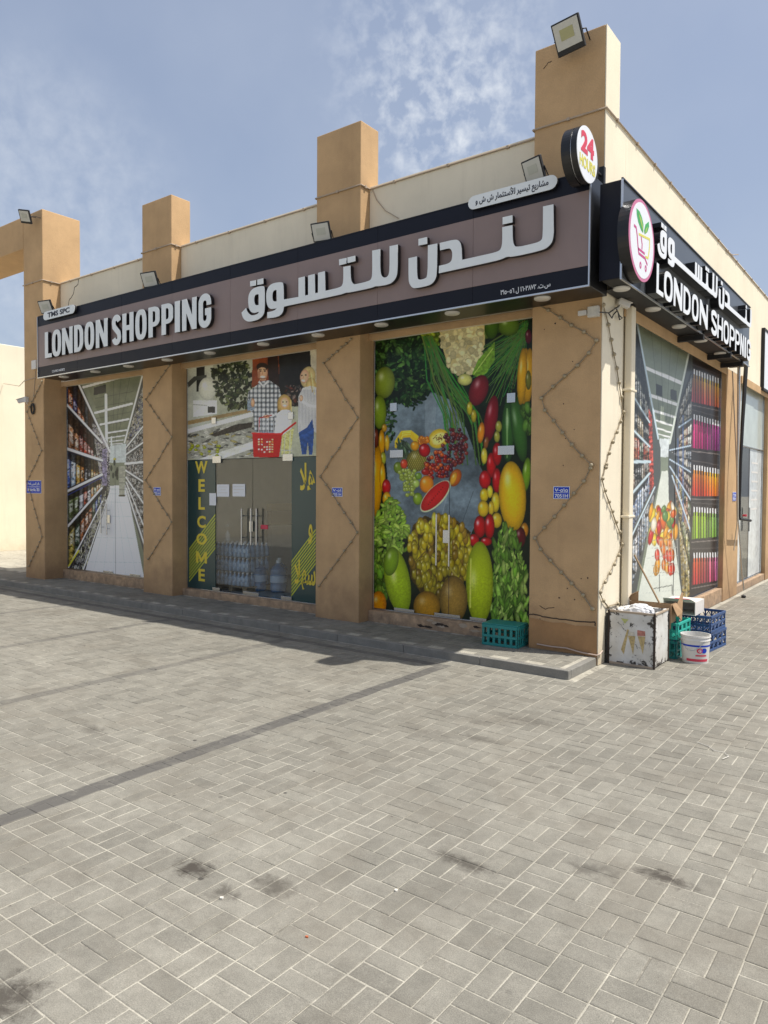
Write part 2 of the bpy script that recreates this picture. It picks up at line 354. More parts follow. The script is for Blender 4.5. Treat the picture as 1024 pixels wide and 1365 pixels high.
AR = {  # joined forms: isolated, final, initial, medial
 'ا': (0xFE8D, 0xFE8E), 'أ': (0xFE83, 0xFE84), 'ب': (0xFE8F, 0xFE90, 0xFE91, 0xFE92), 'ت': (0xFE95, 0xFE96, 0xFE97, 0xFE98), 'ث': (0xFE99, 0xFE9A, 0xFE9B, 0xFE9C),
 'ر': (0xFEAD, 0xFEAE), 'س': (0xFEB1, 0xFEB2, 0xFEB3, 0xFEB4), 'ش': (0xFEB5, 0xFEB6, 0xFEB7, 0xFEB8), 'ع': (0xFEC9, 0xFECA, 0xFECB, 0xFECC), 'ل': (0xFEDD, 0xFEDE, 0xFEDF, 0xFEE0),
 'م': (0xFEE1, 0xFEE2, 0xFEE3, 0xFEE4), 'ن': (0xFEE5, 0xFEE6, 0xFEE7, 0xFEE8), 'ه': (0xFEE9, 0xFEEA, 0xFEEB, 0xFEEC), 'و': (0xFEED, 0xFEEE), 'ي': (0xFEF1, 0xFEF2, 0xFEF3, 0xFEF4),
 'ى': (0xFEEF, 0xFEF0), 'ق': (0xFED5, 0xFED6, 0xFED7, 0xFED8), 'د': (0xFEA9, 0xFEAA), 'لا': (0xFEFB, 0xFEFC), 'لأ': (0xFEF7, 0xFEF8)}
def arabic(s):
    """shape a right-to-left phrase into its joined glyphs, laid out left to right; digits keep their order"""
    words = []
    for wd in s.split(' '):
        if wd and (wd[0].isdigit() or wd[0] in '٠١٢٣٤٥٦٧٨٩'): words.append(wd); continue
        t = []; i = 0
        while i < len(wd):
            if wd[i:i+2] in AR: t.append(wd[i:i+2]); i += 2
            else: t.append(wd[i]); i += 1
        o = []
        for k, g in enumerate(t):
            if g not in AR: o.append(g); continue
            pj = k > 0 and t[k-1] in AR and len(AR[t[k-1]]) == 4; nj = len(AR[g]) == 4 and k+1 < len(t) and t[k+1] in AR
            o.append(chr(AR[g][(1 if pj else 0) if not nj else (3 if pj else 2)]))
        words.append(''.join(o[::-1]))
    return ' '.join(words[::-1])
def textp(name, body, P, box, m, parent, depth=.003, bold=0.0, base=0.0, space=1.0, slant=0.0):
    """flat lettering fitted into box=(u0,v0,u1,v1) on the mapping P"""
    V, F = text_loops(body, bold, space)
    if not V: return None
    xs = [p[0] for p in V]; ys = [p[1] for p in V]; x0, x1, y0, y1 = min(xs), max(xs), min(ys), max(ys); u0, v0, u1, v1 = box
    q = [(u0+(x-x0)/(x1-x0)*(u1-u0)+slant*(y-y0)/(y1-y0), v0+(y-y0)/(y1-y0)*(v1-v0)) for x, y in V]
    edge = {}
    for f in F:
        for a, b in zip(f, f[1:]+f[:1]): edge[(a, b)] = 1
    g = G(); n = len(q); W = [P(a, b, base+depth) for a, b in q]+[P(a, b, base) for a, b in q]
    FF = list(F)+[(a, b, b+n, a+n) for (a, b) in edge if (b, a) not in edge]
    g.add(W, FF); return g.obj(name, m, parent)
def arc(cx, cy, rx, ry, a0, a1, n=8): return [(cx+rx*math.cos(R(a0+(a1-a0)*i/n)), cy+ry*math.sin(R(a0+(a1-a0)*i/n))) for i in range(n+1)]
def sup(cx, cy, rx, ry, n=28, e=2.7):
    o = []
    for i in range(n):
        t = 2*math.pi*i/n; c, s = math.cos(t), math.sin(t); o.append((cx+rx*math.copysign(abs(c)**(2/e), c), cy+ry*math.copysign(abs(s)**(2/e), s)))
    return o
def stroke(pts, t):
    L = []; Rr = []
    for i, p in enumerate(pts):
        a = Vector(pts[i])-Vector(pts[i-1]) if i else None; b = Vector(pts[i+1])-Vector(pts[i]) if i < len(pts)-1 else None
        a = (a or b).normalized(); b = (b or a).normalized(); n = Vector((-(a+b).y, (a+b).x)).normalized(); k = t/2/max(.5, n.dot(Vector((-a.y, a.x))))
        L.append((p[0]+n.x*k, p[1]+n.y*k)); Rr.append((p[0]-n.x*k, p[1]-n.y*k))
    return L+Rr[::-1]
def glyph(ch, w, h):
    """heavy condensed capitals in a w x h cell"""
    t = min(.092/.4*h, w*.48); ty = .155*h; X = w; Y = h
    if ch == 'L': return [[(0, 0), (X, 0), (X, ty), (t, ty), (t, Y), (0, Y)]]
    if ch == 'I': return [[(0, 0), (X, 0), (X, Y), (0, Y)]]
    if ch == 'O': return [sup(X/2, Y/2, X/2, Y/2*1.02), sup(X/2, Y/2, X/2-t*.98, Y/2-ty*1.05)]
    if ch == 'N': return [[(0, 0), (t*.93, 0), (t*.93, Y*.56), (X-t*1.0, 0), (X, 0), (X, Y), (X-t*.93, Y), (X-t*.93, Y*.44), (t*1.0, Y), (0, Y)]]
    if ch == 'H': return [[(0, 0), (t, 0), (t, Y*.41), (X-t, Y*.41), (X-t, 0), (X, 0), (X, Y), (X-t, Y), (X-t, Y*.58), (t, Y*.58), (t, Y), (0, Y)]]
    if ch == 'D': return [[(0, 0)]+arc(X*.42, Y*.36, X*.58, Y*.36, -90, 0)+arc(X*.42, Y*.64, X*.58, Y*.36, 0, 90)+[(0, Y)],
                          [(t, ty)]+arc(X*.42, Y*.36, X*.58-t, Y*.36-ty, -90, 0)+arc(X*.42, Y*.64, X*.58-t, Y*.36-ty, 0, 90)+[(t, Y-ty)]]
    if ch == 'P': return [[(0, 0), (t, 0), (t, Y*.34)]+arc(X*.48, Y*.54, X*.52, Y*.2, -90, 0)+arc(X*.48, Y*.8, X*.52, Y*.2, 0, 90)+[(0, Y)],
                          [(t, Y*.49)]+arc(X*.48, Y*.58, X*.52-t, Y*.09, -90, 0)+arc(X*.48, Y*.77, X*.52-t, Y*.08, 0, 90)+[(t, Y*.85)]]
    if ch == 'S':
        r = X/2-t/2; q = arc(X/2, Y*.76, r, Y*.76*0+Y*.165, 10, 180, 10)+[(t/2+.05*X, Y*.62), (X*.5, Y*.5), (X-t/2-.05*X, Y*.38)]+arc(X/2, Y*.24, r, Y*.165, 0, -170, 10)
        return [stroke(q, t*.92)]
    if ch == 'G':
        r = X/2-t/2
        q = [(X-t/2, Y*.66)]+arc(X/2, Y*.74, r, Y*.185, 0, 180, 10)+arc(X/2, Y*.26, r, Y*.185, 180, 330, 9)+[(X-t*.5, Y*.24), (X-t*.5, Y*.46), (X*.52, Y*.46)]
        return [stroke(q, t*.92)]

# ------------------------------------------------------------------ ground and raised pavement
ZP = .0775; KX0, KX1, KY = -40., -.01, -.655
g = G().add([(-300, -300, -.0028), (300, -300, -.0028), (300, 300, -.0028), (-300, 300, -.0028)], [(0, 1, 2, 3)])
ground = g.obj('ground', 'joint_sand'); ground['kind'] = 'structure'
TINTS = [tuple(v*k for v in (.240, .227, .190)) for k in (1, .95, 1.06, .90, 1.02, .86, .98, 1.04)]
PX, PY, GX, GY, JG = .1725, .1757, 1.092, -4.538, .0050
def block_geo(a, b, h):
    c = .0035; x0, x1, y0, y1 = -a/2, a/2, -b/2, b/2
    v = [(x0, y0, -.02), (x1, y0, -.02), (x1, y1, -.02), (x0, y1, -.02), (x0, y0, h-c*.6), (x1, y0, h-c*.6), (x1, y1, h-c*.6), (x0, y1, h-c*.6),
         (x0+c, y0+c, h), (x1-c, y0+c, h), (x1-c, y1-c, h), (x0+c, y1-c, h)]
    f = [(0, 1, 5, 4), (1, 2, 6, 5), (2, 3, 7, 6), (3, 0, 4, 7), (4, 5, 9, 8), (5, 6, 10, 9), (6, 7, 11, 10), (7, 4, 8, 11), (8, 9, 10, 11)]
    return np.array(v), f
def lay(parent, region, z, material, limit, name, jitter=.0014, swap=0):
    cells = []
    for i in range(int((region[0]-GX)/PX)-1, int((region[1]-GX)/PX)+2):
        for j in range(int((region[2]-GY)/PY)-1, int((region[3]-GY)/PY)+2):
            x0 = GX+i*PX; y0 = GY+j*PY
            for k in (0, 1):
                if (i+j+swap) % 2 == 0: cx, cy, a, b = x0+PX/2, y0+PY*(.25+.5*k), PX-JG, PY/2-JG
                else: cx, cy, a, b = x0+PX*(.25+.5*k), y0+PY/2, PX/2-JG, PY-JG
                if not region[4](cx, cy): continue
                q = np.array([cx, cy, z])-CAM; d = q@_f; px = 512+FPX*(q@_r)/max(d, .01); py = 682.5-FPX*(q@_u)/max(d, .01)
                vis = d > .3 and -8 < px < 1032 and py < 1372
                cells.append((0 if vis else 1, float(np.linalg.norm(q)), cx, cy, a, b))
    cells.sort(); near = cells[:limit] if limit else []; rest = cells[len(near):]; cache = {}
    for _, _, cx, cy, a, b in near:
        t = rng.randrange(8); key = (round(a, 4), t)
        if key not in cache:
            v, f = block_geo(a, b, 0); me = bpy.data.meshes.new('paving_block'); me.from_pydata([tuple(p) for p in v], [], f)
            ca = me.color_attributes.new('tint', 'FLOAT_COLOR', 'POINT'); ca.data.foreach_set('color', [*TINTS[t], 1]*len(v)); me.materials.append(M[material]); cache[key] = me
        o = link(bpy.data.objects.new('paving_block', cache[key])); o.parent = parent; pl = parent.location
        o.location = (cx-pl.x, cy-pl.y, z+rng.uniform(-jitter, jitter)-pl.z); o.rotation_euler = (rng.uniform(-.004, .004), rng.uniform(-.004, .004), rng.uniform(-.008, .008))
    V = []; F = []; C = []; n = 0
    for _, _, cx, cy, a, b in rest:
        v, f = block_geo(a, b, 0); th = rng.uniform(-.008, .008); c, s = math.cos(th), math.sin(th)
        tz = v[:, 0]*rng.uniform(-.004, .004)+v[:, 1]*rng.uniform(-.004, .004)
        V.append(np.stack([v[:, 0]*c-v[:, 1]*s+cx, v[:, 0]*s+v[:, 1]*c+cy, v[:, 2]+z+tz+rng.uniform(-jitter, jitter)], 1)); F += [tuple(q+n for q in p) for p in f]; n += 12
        C += [[*TINTS[rng.randrange(8)], 1]]*12
    me = bpy.data.meshes.new(name); me.from_pydata(np.concatenate(V)-np.array(parent.location), [], F)
    ca = me.color_attributes.new('tint', 'FLOAT_COLOR', 'POINT'); ca.data.foreach_set('color', np.array(C, dtype=np.float32).ravel()); me.materials.append(M[material])
    o = link(bpy.data.objects.new(name, me)); o.parent = parent; o['kind'] = 'stuff'; return o
ok = lambda x, y: (y < KY-.035) or (x > .06)
lay(ground, (-19, 6.2, -7.6, 13, lambda x, y: -19 < x < 6 and ((y < KY-.045) or (x > .05 and y < 13))), 0., 'ground_pavers', 300, 'paving_blocks')
# raised pavement in front of the shops
g = G().box(KX0, KX1-.06, KY+.06, .35, -.01, ZP-.005)
plat = g.obj('raised_pavement', 'joint_sand'); plat['kind'] = 'structure'
lay(plat, (-17, -.1, -.6, .3, lambda x, y: -17 < x < KX1-.11 and KY+.11 < y < .12), ZP-.002, 'platform_pavers', 120, 'paving_blocks', .001)
x = KX1; k = 0
while x > -20:
    L = .86; gg = G().box(x-L+.004, x, KY, KY+.062, -.01, ZP+rng.uniform(-.002, .002)); o = gg.obj('kerb_stone', 'concrete', plat, .006); x -= L
y = KY+.064
while y < -.02: G().box(KX1-.062, KX1, y, min(y+.58, -.004), -.01, ZP+rng.uniform(-.002, .001)).obj('kerb_stone', 'concrete', plat, .006); y += .584

# ------------------------------------------------------------------ the building
shop = thing('shop_building', 'cream and tan single storey corner supermarket with square pillars rising above the roof', 'shop', (-5, 4, 0))
HP = 5.081; WY = .165
def part(name, b, m, bevel=.006): return boxo(name, b, m, shop, bevel)
# pillars: x0,x1,y0,y1,top
PIL = [(-.697, -.0, 0, .36, 5.80), (-3.492, -2.824, 0, .33, 5.775), (-6.921, -6.238, 0, .33, 5.75)]
for i, (x0, x1, y0, y1, zt) in enumerate(PIL):
    if i == 0:
        # corner pillar: tan front leaf, cream flank
        G().box(x0, x1-.012, y0, y1, 0, zt).obj('pillar', 'tan_paint', shop, .01)
        G().box(x1-.0115, x1, y0+.004, .545, 0, zt-.001 if False else HP-.002).obj('pillar_flank', 'cream_paint', shop, .003)
        G().box(x1-.0115, x1, y0+.004, y1, HP-.001, zt).obj('pillar_flank', 'cream_paint', shop, .003)
    else: G().box(x0, x1, y0, y1, 0, zt).obj('pillar', 'tan_paint', shop, .01)
G().box(-10.07, -9.45, -.145, .53, 0, 6.22).obj('pillar', 'tan_paint', shop, .012)
G().box(-14.2, -10.072, -.145, .53, 5.68, 6.22).obj('portal_beam', 'tan_paint', shop, .012)
G().box(-14.9, -14.202, -.145, .53, 0, 6.22).obj('pillar', 'tan_paint', shop, .012)
# upper wall over the windows, between pillars
for x0, x1 in ((-9.449, -6.922), (-6.237, -3.493), (-2.823, -.698)):
    G().box(x0, x1, WY, WY+.2, 3.335, HP).obj('upper_wall', 'cream_paint', shop, .006)
    G().box(x0, x1, WY-.012, WY-.001, 3.322, 3.40).obj('lintel_band', 'tan_paint', shop, .003)
G().box(-9.449, -.37, .37, .372, 3.5, HP-.05).obj('roof_upstand', 'cream_paint', shop, 0)
G().box(-10.0, -.25, .40, 14, 4.45, 4.55).obj('roof', 'roof', shop, 0)
# short side: upper wall, pillars between the openings
G().box(-.24, 0, .546, 30, 3.40, HP).obj('upper_wall', 'cream_paint', shop, .006)
G().box(-.24, 0, .362, .5455, 0, HP-.001).obj('upper_wall', 'cream_paint', shop, 0) if False else None
G().box(-.24, -.0125, .361, .72, 0, 3.399).obj('pillar', 'cream_paint', shop, .004)
G().box(-.24, 0, 4.98, 5.95, 0, 3.399).obj('pillar', 'tan_paint', shop, .008)
G().box(-.24, 0, 8.35, 9.3, 0, 3.399).obj('pillar', 'tan_paint', shop, .008)
G().box(-.24, 0, 9.301, 30, 0, 3.399).obj('lower_wall', 'cream_paint', shop, .008)
G().box(.001, .014, .55, 4.975, 3.30, 3.42).obj('lintel_band', 'tan_paint', shop, .003)
G().box(.001, .014, 5.955, 8.345, 3.30, 3.42).obj('lintel_band', 'tan_paint', shop, .003)
G().box(-16.0, -15.8, 3, 14, 0, 4.4).obj('rear_wall', 'cream_paint', shop, 0) if False else None
G().box(-10.07, -9.87, .531, 14, 0, HP).obj('rear_wall', 'cream_paint', shop, .006)
G().box(-10.06, -.25, 13.8, 14, 0, HP-.05).obj('rear_wall', 'cream_paint', shop, .006)
mat('tan_repaint', (.36, .205, .095), .85, var=.16, vscale=4, bump=.3, bscale=80, spec=.3)
lp = [(-.69, .083), (-.017, .083), (-.017, .352), (-.1, .356), (-.22, .345), (-.34, .36), (-.45, .348), (-.58, .362), (-.69, .372)]
G().prism([lp], PA(-.0005), 0, .0025).obj('repainted_patch', 'tan_repaint', shop)
# conduit pipe with clips along the parapet and round the pillars
g = G(); r = .009; zc = HP-.03
path = [(-10.09, -.165, zc+.0), (-9.43, -.165, zc), (-9.43, WY-.02, zc)]
def run(a, b):
    g.tube([a, b], r, 6); a = Vector(a); b = Vector(b); n = max(1, int((b-a).length/.55))
    for i in range(n):
        p = a.lerp(b, (i+.5)/n); g.box(p.x-.014, p.x+.014, p.y-.014, p.y+.014, p.z-.015, p.z+.012)
pts = [(-10.07, -.157, zc), (-9.439, -.157, zc), (-9.439, WY-.010, zc), (-6.931, WY-.010, zc), (-6.931, -.010, zc), (-6.228, -.010, zc), (-6.228, WY-.010, zc), (-3.502, WY-.010, zc), (-3.502, -.010, zc),
       (-2.814, -.010, zc), (-2.814, WY-.010, zc), (-.707, WY-.010, zc), (-.707, -.010, zc), (.010, -.010, zc), (.010, 12, zc-.02)]
for a, b in zip(pts, pts[1:]): run(a, b)
g.obj('conduit', 'conduit', shop)
# cracks and loose filler lines in the render
def crack(pts, face, wd=.006, name='crack'):
    g = G(); P = PA(-.0005) if face == 'A' else PB(.0005); lp = stroke(pts, wd); g.prism([lp], P, 0, .0015); g.obj(name, 'crack', shop)
def pxline(ax, val, L, ox, oy, s, jit=0.0):
    o = []
    for a, b in L:
        p = on(ax, val, ox+a/s, oy+b/s); o.append((p[0] if ax == 'y' else p[1], p[2]))
    if jit:
        q = []
        for a, b in zip(o, o[1:]):
            for t in range(5): q.append((a[0]+(b[0]-a[0])*t/5+rng.uniform(-jit, jit), a[1]+(b[1]-a[1])*t/5+rng.uniform(-jit, jit)))
        o = q+[o[-1]]
    return o
crack(pxline('y', 0, [(68, 972), (110, 970), (165, 985), (250, 998), (345, 1010), (505, 1022), (503, 1045)], 690, 620, 4.876, .004), 'A', .011)
crack(pxline('y', 0, [(145, 915), (180, 935), (240, 925)], 690, 620, 4.876, .004), 'A', .006)
crack(pxline('y', 0, [(230, 470), (262, 425), (285, 418)], 680, 0, 5.12, .003), 'A', .006)
crk = pxline('y', WY, [(793, 925), (790, 980), (755, 1010), (740, 1080), (700, 1140), (690, 1200)], 0, 250, 7.583, .006)
g = G(); g.prism([stroke(crk, .012)], PA(WY-.0005), 0, .0015); g.obj('crack', 'crack', shop)
for k in range(14):   # chips and nail holes
    u, v = rng.uniform(-.65, -.05), rng.uniform(.15, 3.3); s = rng.uniform(.004, .009)
    g = G(); g.prism([[(u+s*math.cos(a)*rng.uniform(.6, 1.3), v+s*math.sin(a)) for a in np.linspace(0, 6.28, 7)[:-1]]], PA(-.0005), 0, .001); g.obj('chip', 'crack', shop)

# ---- printed window films: colours drawn on a fine grid of the film itself
class Film:
    def __init__(s, face, depth, u0, u1, v0, v1, nu, nv, ox, oy, sc_, gain=1.0):
        s.face = face; s.depth = depth; s.nu, s.nv = nu, nv
        U, V = np.meshgrid(np.linspace(u0, u1, nu), np.linspace(v0, v1, nv)); s.U, s.V = U.ravel(), V.ravel()
        W = np.stack([s.U, np.full_like(s.U, depth), s.V], 1) if face == 'A' else np.stack([np.full_like(s.U, depth), s.U, s.V], 1)
        s.W = W; q = W-CAM; d = q@_f; s.X = (512+FPX*(q@_r)/d-ox)*sc_; s.Y = (682.5-FPX*(q@_u)/d-oy)*sc_      # sheet coordinates
        s.C = np.zeros((len(U.ravel()), 3)); s.gain = gain; s.rs = np.random.RandomState(5)
    def noise(s, scale, seed=0, oct=4, sx=1, sy=1):
        t = np.zeros(len(s.X)); a = 1; tot = 0
        for o in range(oct):
            x = s.X/scale*sx*2**o+seed*17.3; y = s.Y/scale*sy*2**o+seed*9.1; xi, yi = np.floor(x).astype(int), np.floor(y).astype(int); fx, fy = x-xi, y-yi; fx = fx*fx*(3-2*fx); fy = fy*fy*(3-2*fy)
            h = lambda i, j: ((np.sin(i*127.1+j*311.7+seed*74.7)*43758.5453) % 1)
            t += a*((h(xi, yi)*(1-fx)+h(xi+1, yi)*fx)*(1-fy)+(h(xi, yi+1)*(1-fx)+h(xi+1, yi+1)*fx)*fy); tot += a; a *= .55
        return t/tot
    def put(s, mask, col, a=1.0):
        if not isinstance(a, np.ndarray): a = np.full(len(s.X), a)
        k = np.clip(mask*a, 0, 1)[:, None]; s.C = s.C*(1-k)+np.asarray(col, float)*k
    def fill(s, col, var=0, scale=30, seed=1):
        c = np.tile(np.array(col, float), (len(s.X), 1))
        if var: c = c*(1+var*(s.noise(scale, seed)[:, None]-.5)*2)
        s.C = c
    def ell(s, cx, cy, rx, ry, col, ang=0, shade=.55, hi=.5, var=0, hx=-.35, hy=-.35, edge=1.0):
        R_ = max(rx, ry)+2; idx = np.nonzero((np.abs(s.X-cx) < R_) & (np.abs(s.Y-cy) < R_))[0]
        if not len(idx): return
        x = s.X[idx]-cx; y = s.Y[idx]-cy; c, n = math.cos(R(ang)), math.sin(R(ang)); a = (x*c+y*n)/rx; b = (-x*n+y*c)/ry; r = np.sqrt(a*a+b*b)
        m = np.clip((1-r)*min(rx, ry)/edge+.5, 0, 1)[:, None]; z = np.sqrt(np.clip(1-r*r, 0, 1)); l = shade+(1-shade)*z
        C = np.array(col, float)*l[:, None]; h = np.exp(-(((a-hx)**2+(b-hy)**2)/.06))*hi; C = C+(255-C)*h[:, None]*.8
        s.C[idx] = s.C[idx]*(1-m)+C*m
    def inside(s, pts):
        P = np.array(pts, float); lo, hi = P.min(0), P.max(0); idx = np.nonzero((s.X >= lo[0]) & (s.X <= hi[0]) & (s.Y >= lo[1]) & (s.Y <= hi[1]))[0]
        x, y = s.X[idx], s.Y[idx]; c = np.zeros(len(idx), bool)
        for i in range(len(P)):
            (x1, y1), (x2, y2) = P[i], P[i-1]
            if y1 == y2: continue
            c ^= ((y1 > y) != (y2 > y)) & (x < (x2-x1)*(y-y1)/(y2-y1)+x1)
        return idx[c]
    def poly(s, pts, col, var=0, scale=20, seed=1, a=1.0):
        i = s.inside(pts); c = np.tile(np.array(col, float), (len(i), 1))
        if var and len(i): c = c*(1+var*(s.noise(scale, seed)[i][:, None]-.5)*2)
        s.C[i] = s.C[i]*(1-a)+c*a
    def line(s, pts, wd, col, a=1.0):
        for (x1, y1), (x2, y2) in zip(pts, pts[1:]):
            idx = np.nonzero((s.X > min(x1, x2)-wd-1) & (s.X < max(x1, x2)+wd+1) & (s.Y > min(y1, y2)-wd-1) & (s.Y < max(y1, y2)+wd+1))[0]
            if not len(idx): continue
            x, y = s.X[idx], s.Y[idx]; dx, dy = x2-x1, y2-y1; t = np.clip(((x-x1)*dx+(y-y1)*dy)/(dx*dx+dy*dy+1e-6), 0, 1)
            d = np.hypot(x-x1-t*dx, y-y1-t*dy); m = np.clip(wd/2-d+.5, 0, 1)[:, None]*a; s.C[idx] = s.C[idx]*(1-m)+np.array(col, float)*m
    def leaves(s, region, n, size, cols, ang=(0, 360), seed=3, asp=.45, v0=.55, v1=1.15):
        rs = random.Random(seed); P = np.array(region); lo, hi = P.min(0), P.max(0); k = 0
        def ins(x, y):
            c = False
            for i in range(len(P)):
                (x1, y1), (x2, y2) = P[i], P[i-1]
                if (y1 > y) != (y2 > y) and x < (x2-x1)*(y-y1)/(y2-y1)+x1: c = not c
            return c
        while k < n:
            x, y = rs.uniform(lo[0], hi[0]), rs.uniform(lo[1], hi[1])
            if not ins(x, y): continue
            z = size*rs.uniform(.35, 1.5); c = cols[rs.randrange(len(cols))]; v = rs.uniform(v0, v1)
            s.ell(x, y, z, z*asp, [q*v for q in c], rs.uniform(*ang), .5, .15); k += 1
    def build(s, parent, name='printed_film', m='film'):
        nu, nv = s.nu, s.nv; me = bpy.data.meshes.new(name); k = nu*nv; t = .003
        off = np.array([0., 0, 0]); p = parent
        while p: off += np.array(p.location); p = p.parent
        me.vertices.add(k); me.vertices.foreach_set('co', (s.W-off).ravel()); i = np.arange(nv-1)[:, None]*nu+np.arange(nu-1)[None]
        q = np.stack([i, i+1, i+nu+1, i+nu], -1).reshape(-1, 4)
        n = len(q); me.loops.add(4*n); me.loops.foreach_set('vertex_index', q.ravel()); me.polygons.add(n); me.polygons.foreach_set('loop_start', np.arange(n)*4)
        me.update(calc_edges=True); ca = me.color_attributes.new('Col', 'FLOAT_COLOR', 'POINT')
        c = np.clip(s.C/255, 0, 1); L = np.where(c <= .04045, c/12.92, ((c+.055)/1.055)**2.4)**1.12*1.75*s.gain
        ca.data.foreach_set('color', np.concatenate([np.clip(L, 0, .85), np.ones((k, 1))], 1).astype(np.float32).ravel()); me.materials.append(M[m])
        o = link(bpy.data.objects.new(name, me)); o.parent = parent
        sol = o.modifiers.new('thickness', 'SOLIDIFY') if False else None
        return o

GY_ = .262   # glazing line of the long side
def window_unit(x0, x1, z0, z1):
    g = G(); a = .022
    for b in ((x0, x0+a, z0, z1), (x1-a, x1, z0, z1), (x0+a, x1-a, z1-a, z1), (x0+a, x1-a, z0, z0+a*.6)): g.box(b[0], b[1], GY_-.012, GY_+.05, b[2], b[3])
    return g.obj('window', 'steel', shop, .002)
def fitting(parent, u0, u1, v0, v1, n=.012, face='A', name='patch_fitting'):
    if face == 'A': return G().box(u0, u1, GY_-.006-n, GY_-.006, v0, v1).obj(name, 'steel', parent, .002)
    return G().box(GBX+.006, GBX+.006+n, u0, u1, v0, v1).obj(name, 'steel', parent, .002)
def bar_handle(parent, u, v0, v1):
    g = G(); y = GY_-.055; g.tube([(u, y, v0), (u, y, v1)], .011, 10)
    for v in (v0+.1, v1-.1): g.tube([(u, y, v), (u, GY_-.003, v)], .007, 8)
    g.obj('door_handle', 'steel', parent, smooth=True)
def pa(ox, oy, s, a, b, y=GY_): p = on('y', y, ox+a/s, oy+b/s); return p[0], p[2]

